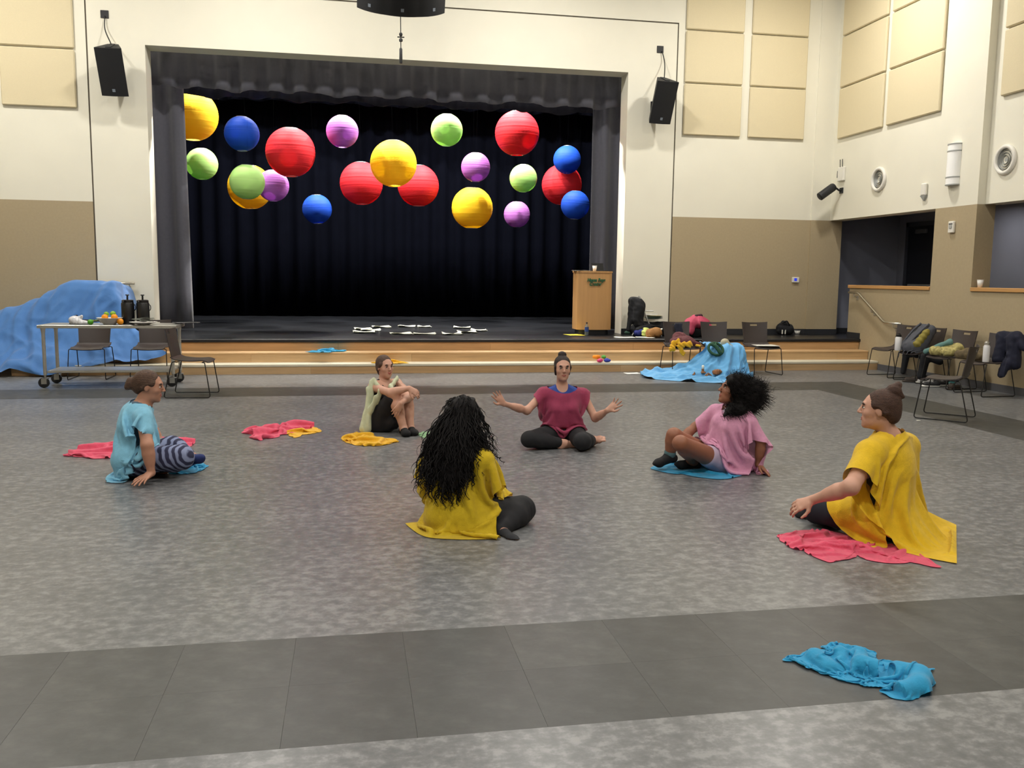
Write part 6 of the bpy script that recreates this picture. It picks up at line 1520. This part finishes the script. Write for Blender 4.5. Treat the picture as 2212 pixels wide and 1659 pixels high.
for i in range(3):
    o = MB().lathe([(0, 0), (.10, 0), (.165 - .01*i, .016), (.17 - .01*i, .02), (.16 - .01*i, .022), (.09, .008), (0, .006)], 28).build('flat_tray', plm[(1, 0, 2)[i]], angle=40); o.location = (5.29 + .01*i, 14.93, SZ + .30 + .022*i)
    tag(o, ('teal', 'olive', 'cream')[i] + ' flat round tray ' + ('lowest', 'in the middle', 'topmost')[i] + ' of the stack on the black case', 'tray', 'trays stacked on the black case')
# white folding chair with a black coat
fc = thing('folding_chair', 'white metal folding chair under a black coat on the stage', 'chair', (5.06, 15.05, SZ))
M_wmet = mat('white_metal', '#b9b9b6', .4, metal=.3)
for s in (-.19, .19):
    MB().tube([(5.0 + s*.5 - .02, 15.05 + s, SZ + .01), (5.16 + s*.3, 15.05 + s*.9, SZ + .45)], .012, 8).build('leg', M_wmet, fc, world=True)
    MB().tube([(5.34 + s*.3, 15.05 + s, SZ + .01), (5.14 + s*.3, 15.05 + s, SZ + .46), (5.05 + s*.3, 15.05 + s, SZ + .70)], .012, 8).build('leg', M_wmet, fc, world=True)
MB().box(4.92, 5.28, 14.88, 15.24, SZ + .43, SZ + .45, .006).build('seat', M_wmet, fc, world=True)
MB().slab(lambda u, v: (5.06 - .04*v - .02*math.sin(PI*u), 14.88 + .38*u, SZ + .50 + .19*v), 8, 4, .01).build('backrest', M_wmet, fc, world=True)
ct = thing('black_coat', 'black coat hung over the white folding chair on the stage', 'coat', (5.0, 15.0, SZ + .1))
garment('shell', [cap((4.888, 14.920, 1.106), (5.037, 14.900, 1.042), .055, .05, .05), cap((4.888, 14.920, 1.106), (4.814, 14.880, 0.602), .06, .028, .06), cap((4.985, 14.900, 1.066), (4.959, 14.840, 0.703), .09, .05, .06), cap((5.037, 14.900, 1.026), (5.046, 14.840, 0.662), .06, .03, .05), cap((4.991, 14.860, 0.986), (4.916, 14.820, 0.785), .09, .05, .06)], M_blackcl, ct, 0, .009, disp=folds((4.940, 14.900, 0.863), .012, 9, 53, 1.2, .5, .005), floor_z=None)
# bundles at the stage edge
gb = thing('green_towel', 'folded sage green towel on the stage under the folding chair', 'towel', (4.816, 14.750, 0.545))
x, y, z = (5.027, 15.341, 0.490)
garment('fabric', [cap((x - .1, y, SZ + .03), (x + .12, y, SZ + .03), .035, .035, .03), cap((x - .04, y + .02, SZ + .07), (x + .1, y + .02, SZ + .06), .03, .03, .03)], mat('towel_sage', '#4e7060', .9), gb, 0, .008, disp=lambda a, b, c: .005*np.sin(a*70), floor_z=SZ + .002)
x, y, z = (4.979, 14.726, 0.490); ub = thing('blue_pouch', 'royal blue pouch at the stage edge beside the brown bag', 'pouch', (x, y, SZ))
garment('fabric', [cap((x - .05, y, SZ + .06), (x + .06, y, SZ + .08), .06, .07, .03)], mat('pouch_blue', '#1a2470', .8), ub, 0, .008, disp=lambda a, b, c: .005*np.sin(a*60 + c*50), floor_z=SZ + .002)
x, y, z = (5.057, 14.609, 0.490); lb = thing('lime_cloth', 'pale lime cloth bundled between blue pouch and brown bag', 'cloth', (x, y, SZ))
garment('fabric', [ell((x - .02, y + .02, SZ + .07), (.06, .06, .07), None, .03), ell((x + .02, y + .08, SZ + .13), (.06, .04, .035), None, .03)], mat('cloth_lime', '#b5c069', .85), lb, 0, .008, disp=lambda a, b, c: .006*np.sin(c*90 + a*30), floor_z=SZ + .002)
x, y, z = (5.135, 14.494, 0.490); wb_ = thing('brown_bag', 'brown paper bag with white lining lying on the stage edge', 'bag', (x, y, SZ))
garment('paper_body', [cap((x - .06, y, SZ + .075), (x + .07, y, SZ + .085), .07, .085, .03)], mat('kraft_paper', '#8d6232', .8, bump=.3, bscale=40), wb_, 0, .008, disp=folds((x, y, .55), .014, 6, 56, .8, .4, .004), floor_z=SZ + .002)
garment('white_lining', [cap((x + .10, y - .03, SZ + .12), (x + .15, y - .04, SZ + .15), .03, .012, .02), cap((x + .10, y - .04, SZ + .1), (x + .14, y - .04, SZ + .03), .02, .012, .02)], M_paper, wb_, 0, .006, floor_z=None)
x, y, z = (4.222, 14.269, 0.490); sheet('paper_sheets', 'white paper lying on the stage edge right of the lectern', (4.62, 14.42, SZ + .001), .34, .24, .1, seed=21, n=2)
sheet('paper_sheets', 'greyish papers on the stage edge before the blue pouch', (4.98, 14.44, SZ + .001), .30, .24, -.1, seed=22, n=2)
sheet('paper_sheets', 'yellow paper lying on the stage beside the water bottle', (3.900, 15.080, 0.490), .30, .34, .15, M_yel, seed=23, n=2)
sheet('paper_sheets', 'white paper lying on the floor beside the light blue sheet', (4.390, 13.292, 0.000), .24, .18, .1, seed=24, n=1)
M_water = mat('clear_bottle_plastic', '#cfdde2', .08, transm=.85, ior=1.33); M_lbl = mat('bottle_label_blue', '#27407a', .5); M_cap = mat('bottle_cap_dark', '#2a2030', .5)
wbt = thing('water_bottle', 'clear water bottle with blue label before the lectern', 'bottle', (4.079, 14.960, 0.490))
MB().lathe([(0, 0), (.032, 0), (.035, .01), (.035, .15), (.030, .17), (.016, .195), (.013, .205), (.013, .22), (0, .22)], 20).build('bottle_wall', M_water, wbt, smooth=True)
MB().lathe([(.0356, .07), (.0362, .072), (.0362, .148), (.0356, .15)], 20).build('label_band', M_lbl, wbt)
MB().lathe([(0, .21), (.015, .21), (.015, .235), (0, .235)], 16).build('bottle_cap', M_cap, wbt, angle=40)
M_leafp = mat('white_leaflet', '#cfd0c0', .7)
wp = [((0.231, 16.593, 0.490),.30,.1),((0.359, 16.250, 0.490),.34,-.1),((0.233, 15.595, 0.490),.36,.05),((0.596, 17.268, 0.490),.34,.1),((1.090, 17.442, 0.490),.32,0),((1.423, 17.376, 0.490),.24,.1),((0.852, 15.295, 0.490),.36,.1),((1.248, 15.238, 0.490),.38,-.05),((1.741, 15.183, 0.490),.34,.1),((2.141, 17.092, 0.490),.32,-.1),((2.066, 15.686, 0.490),.34,.1),((2.354, 16.226, 0.490),.28,0)]
wn = ['far left', 'left, second', 'near left', 'far row, first', 'far row, second', 'far row, third', 'near row left of centre', 'near row at centre', 'near row right of centre', 'far right', 'right, overlapping', 'outermost right']
for i, (p, w_, rz) in enumerate(wp):
    sheet('paper_pile', 'crumpled white papers in the ring on the stage floor, ' + wn[i], (p[0], p[1], SZ + .001), w_, .24, rz, M_leafp, seed=60 + i, n=4, curl=.022, group='paper piles ringed on the stage floor')
bk = thing('black_backpack', 'black backpack standing on the stage against the beige wall', 'backpack', (7.962, 15.113, 0.490))
x, y, z = (7.962, 15.113, 0.490)
garment('bag_body', [cap((x - .05, y + .1, SZ + .09), (x + .07, y + .1, SZ + .10), .10, .10, .04), cap((x - .06, y + .1, SZ + .14), (x - .02, y + .1, SZ + .20), .09, .06, .04)], M_blackcl, bk, 0, .009, disp=folds((x, y + .1, .6), .010, 7, 60, .8, .5, .005), floor_z=SZ + .002)
MB().tube(bez([(x - .10, y + .03, SZ + .22), (x - .02, y, SZ + .26), (x + .06, y + .03, SZ + .18)], 10), .012, 6).build('strap', M_blackcl, bk, smooth=True, world=True)
for dx in (-.11, -.05): MB().box(x + dx, x + dx + .02, y - .012, y, SZ + .02, SZ + .10, .003).build('white_tab', M_paper, bk, world=True)
cup((8.308, 15.377, 0.490), 'small translucent white tub beside the black backpack', .07, .055)

# ================================================================== things along the right wall
M_gbag = mat('backpack_grey', '#4a4c54', .85, var=.1, vscale=15); M_ybag = mat('backpack_olive', '#857a34', .8, var=.15, vscale=25)
bp = thing('grey_backpack', 'grey and olive backpack resting on a chair along the right wall', 'backpack', (8.32, 11.95, .46))
garment('bag_body', [cap((8.34, 11.80, .54), (8.52, 11.80, .78), .115, .085, .05), cap((8.34, 12.0, .54), (8.52, 11.98, .78), .115, .085, .05), cap((8.30, 11.9, .52), (8.5, 11.9, .80), .12, .07, .05)], M_gbag, bp, 0, .009, disp=folds((8.4, 11.9, .6), .010, 8, 63, .9, .45, .004), floor_z=.462)
garment('front_pocket', [cap((8.28, 11.74, .58), (8.42, 11.74, .76), .06, .05, .03)], M_ybag, bp, .0, .008, disp=lambda a, b, c: .005*np.sin(c*70 + a*50), floor_z=.47)
for y0, y1 in ((11.86, 11.78), (12.02, 11.97)):
    MB().tube(bez([(8.26, y0, .50), (8.24, y0 - .02, .60), (8.36, y1, .78), (8.48, y1, .88)], 14), .016, 6).build('strap', M_gbag, bp, smooth=True, world=True)
for i in range(5):
    MB().tube(bez([(8.22 + .03*i, 11.85 - .1*i + .12, .50), (8.17, 11.86 - .1*i + .12, .47), (8.15, 11.87 - .1*i + .12, .36 + .03*i)], 8), .006, 5).build('dangling_cord', M_gbag, bp, smooth=True, world=True)
def flask(name, lab, loc, r, h, m, mc, rz=0):
    t = thing(name, lab, 'bottle', loc, rz)
    MB().lathe([(0, 0), (r*.95, 0), (r, .01), (r, h*.72), (r*.8, h*.78), (r*.75, h*.8), (0, h*.8)], 20).build('bottle_wall', m, t, angle=40)
    MB().lathe([(0, h*.8), (r*.78, h*.8), (r*.78, h*.92), (r*.4, h*.96), (r*.4, h), (0, h)], 18).build('bottle_cap', mc, t, angle=40)
    return t
M_whiteb = mat('white_enamel', '#d8d8da', .35)
flask('white_flask', 'white flask with black collar on the chair seat beside the grey backpack', (8.20, 12.08, .462), .05, .26, M_whiteb, M_blkpl)
flask('silver_flask', 'silver and white flask standing on the chair before the navy jacket', (8.26, 10.26, .462), .042, .28, M_whiteb, M_steel)
tr = thing('black_trousers', 'black garment hanging down from the chair under the grey backpack', 'clothes', (8.40, 11.75, .1))
garment('fabric', [cap((8.29, 11.98, .405), (8.34, 11.62, .405), .028, .028, .03), cap((8.28, 11.98, .40), (8.26, 12.0, .14), .05, .035, .04), cap((8.34, 11.62, .40), (8.28, 11.60, .12), .07, .05, .04), cap((8.4, 11.6, .38), (8.5, 11.5, .34), .05, .04, .04)], M_blackcl, tr, 0, .009, disp=lambda a, b, c: .008*np.sin(b*60 + a*30), floor_z=.02)
pb = thing('patterned_bag', 'teal and cream patterned bag on the third chair along the right wall', 'bag', (8.36, 11.2, .46))
garment('fabric', [cap((8.26, 11.30, .52), (8.42, 11.05, .56), .075, .09, .04), ell((8.30, 11.05, .52), (.10, .10, .06), None, .04)], mat('bag_cream_pattern', '#a79c63', .85, var=.45, vscale=30), pb, 0, .009, disp=folds((8.34, 11.2, .55), .012, 7, 66, .8, .45, .005), floor_z=.462)
garment('teal_towel', [cap((8.20, 11.42, .50), (8.34, 11.10, .66), .035, .045, .03), cap((8.34, 11.10, .66), (8.40, 11.24, .66), .035, .025, .03)], mat('towel_teal', '#5d827e', .9), pb, 0, .008, disp=lambda a, b, c: .004*np.sin(a*80), floor_z=.465)
cb = thing('camouflage_bag', 'brown camouflage bag lying on the chair before the navy jacket', 'bag', (8.30, 10.55, .46))
garment('fabric', [cap((8.22, 10.72, .52), (8.36, 10.45, .52), .06, .075, .04), cap((8.3, 10.66, .55), (8.4, 10.5, .58), .06, .05, .04)], mat('camouflage', '#5c4f36', .85, var=.5, vscale=18), cb, 0, .009, disp=folds((8.3, 10.5, .55), .010, 7, 69, .8, .45, .005), floor_z=.462)
MB().tube(bez([(8.18, 10.46, .46), (8.15, 10.44, .40), (8.16, 10.45, .32), (8.18, 10.42, .36)], 10), .007, 5).build('strap', M_driftw, cb, smooth=True, world=True)
nj = thing('navy_jacket', 'navy jacket hung over the back of the last chair along the right wall', 'jacket', (8.62, 10.3, .3))
garment('shell', [cap((8.60, 10.42, .80), (8.64, 10.18, .80), .055, .06, .05), cap((8.56, 10.36, .78), (8.52, 10.34, .50), .06, .07, .05), cap((8.60, 10.20, .78), (8.58, 10.14, .45), .07, .08, .05), cap((8.52, 10.18, .45), (8.42, 10.16, .30), .06, .03, .04), cap((8.62, 10.12, .78), (8.62, 10.02, .66), .05, .03, .04)], mat('jacket_navy', '#15182c', .9, var=.1, vscale=10), nj, .004, .009, disp=folds((8.6, 10.2, .6), .013, 8, 72, .9, .3, .005), floor_z=.02)
# shoes and small things on the floor
M_sole = mat('shoe_sole_white', '#d0cfca', .6); M_shoebk = mat('shoe_black', '#18181c', .7); M_sandal = mat('sandal_brown', '#3a322c', .8)
def shoe(loc, rz, lab, m=M_shoebk, ms=M_sole, g='shoes under the chairs'):
    t = thing('sneaker', lab, 'shoe', loc, rz, g)
    x, y, z = loc; R = rotm(rz); W = lambda a, b, c: np.array(loc) + R @ np.array((a, b, c))
    garment('sole', [cap(W(0, -.09, .014), W(0, .11, .014), .040, .044, .02, (np.array((0, 0, 1.)), 2.6))], ms, t, 0, .007, floor_z=.002)
    garment('upper', [cap(W(0, -.085, .045), W(0, .09, .035), .040, .036, .03), cap(W(0, -.08, .06), W(0, -.06, .085), .035, .033, .02), sub(ell(W(0, -.065, .11), (.024, .045, .03), R, .01))], m, t, 0, .007, floor_z=.02)
    for k in range(3): MB().tube([W(-.022, -.01 + .022*k, .076 - .006*k), W(.022, -.01 + .022*k, .076 - .006*k)], .004, 5).build('lace', M_sole, t, world=True)
shoe((8.225, 11.273, 0.000), 1.4, 'black sneaker with white sole nearest the white shoe under the chairs')
shoe((8.447, 11.363, 0.000), 1.5, 'black sneaker with white sole further right under the chairs')
shoe((8.393, 11.646, 0.000), .4, 'white sneaker standing under the chairs', M_whiteb)
shoe((8.355, 10.949, 0.000), -1.3, 'grey and black sandal lying right of the teal cup', M_sandal, M_sandal)
shoe((8.311, 11.825, 0.000), 1.0, 'dark sandal under the grey backpack chair', M_sandal, M_sandal); shoe((8.565, 12.043, 0.000), .9, 'dark sandal second of the pair under the grey backpack chair', M_sandal, M_sandal)
tcup = thing('teal_cup', 'teal cup standing on the floor among the shoes', 'cup', (8.379, 11.050, 0.000)); MB().lathe([(0, 0), (.035, 0), (.042, .10), (.039, .10), (.033, .006), (0, .006)], 20).build('cup_wall', mat('teal_plastic', '#1c5a5c', .5), tcup, smooth=True)
MB().tube(bez([(.04, 0, .08), (.065, 0, .07), (.062, 0, .035), (.037, 0, .03)], 10), .005, 6).build('handle', MATS['teal_plastic'], tcup, smooth=True)
yb = thing('yellow_ball', 'small bright yellow ball on the floor behind the empty near chair', 'ball', (9.092, 12.004, 0.000)); x, y, z = (9.179, 12.120, 0.000)
garment('ball_skin', [ell((x, y, .035), .034, k=.01), ell((x - .02, y, .02), .02, k=.02)], mat('ball_yellow', '#d6d420', .5), yb, 0, .006, floor_z=.002)
ft = MB().box(-.02, .02, -.012, .012, .001, .006, .001).build('paper_scrap', M_paper); ft.location = (6.070, 8.496, 0.000); tag(ft, 'tiny white paper scrap beside the near chair leg', 'paper')
# plastic bag on the steel table
pg = thing('plastic_bag', 'crumpled white plastic bag and wrapper on the steel table', 'bag', (-3.5, 12.35, .812))
garment('film', [ell((-3.56, 12.38, .86), (.07, .07, .055), None, .03), cap((-3.52, 12.32, .84), (-3.40, 12.28, .83), .035, .025, .03), cap((-3.50, 12.36, .88), (-3.46, 12.34, .92), .02, .008, .02)], mat('plastic_film_white', '#c9c9cd', .3, bump=.4, bscale=50), pg, 0, .007, disp=folds((-3.5, 12.35, .85), .012, 9, 75, 1., .8, .006), floor_z=.815)
garment('dark_edge', [cap((-3.63, 12.42, .82), (-3.60, 12.42, .90), .012, .012, .02), cap((-3.60, 12.42, .90), (-3.54, 12.42, .925), .012, .01, .02)], M_navycl, pg, 0, .006, floor_z=None)
lv = thing('herb_bundle', 'green leaf wrapper lying between plastic bag and apple', 'herbs', (-3.40, 12.34, .812))
garment('leaves', [cap((-3.46, 12.36, .83), (-3.34, 12.36, .84), .016, .02, .02), cap((-3.40, 12.38, .85), (-3.28, 12.40, .865), .012, .010, .02)], mat('leaf_olive', '#7d8a52', .8), lv, 0, .006, disp=lambda a, b, c: .004*np.sin(a*150), floor_z=.815)
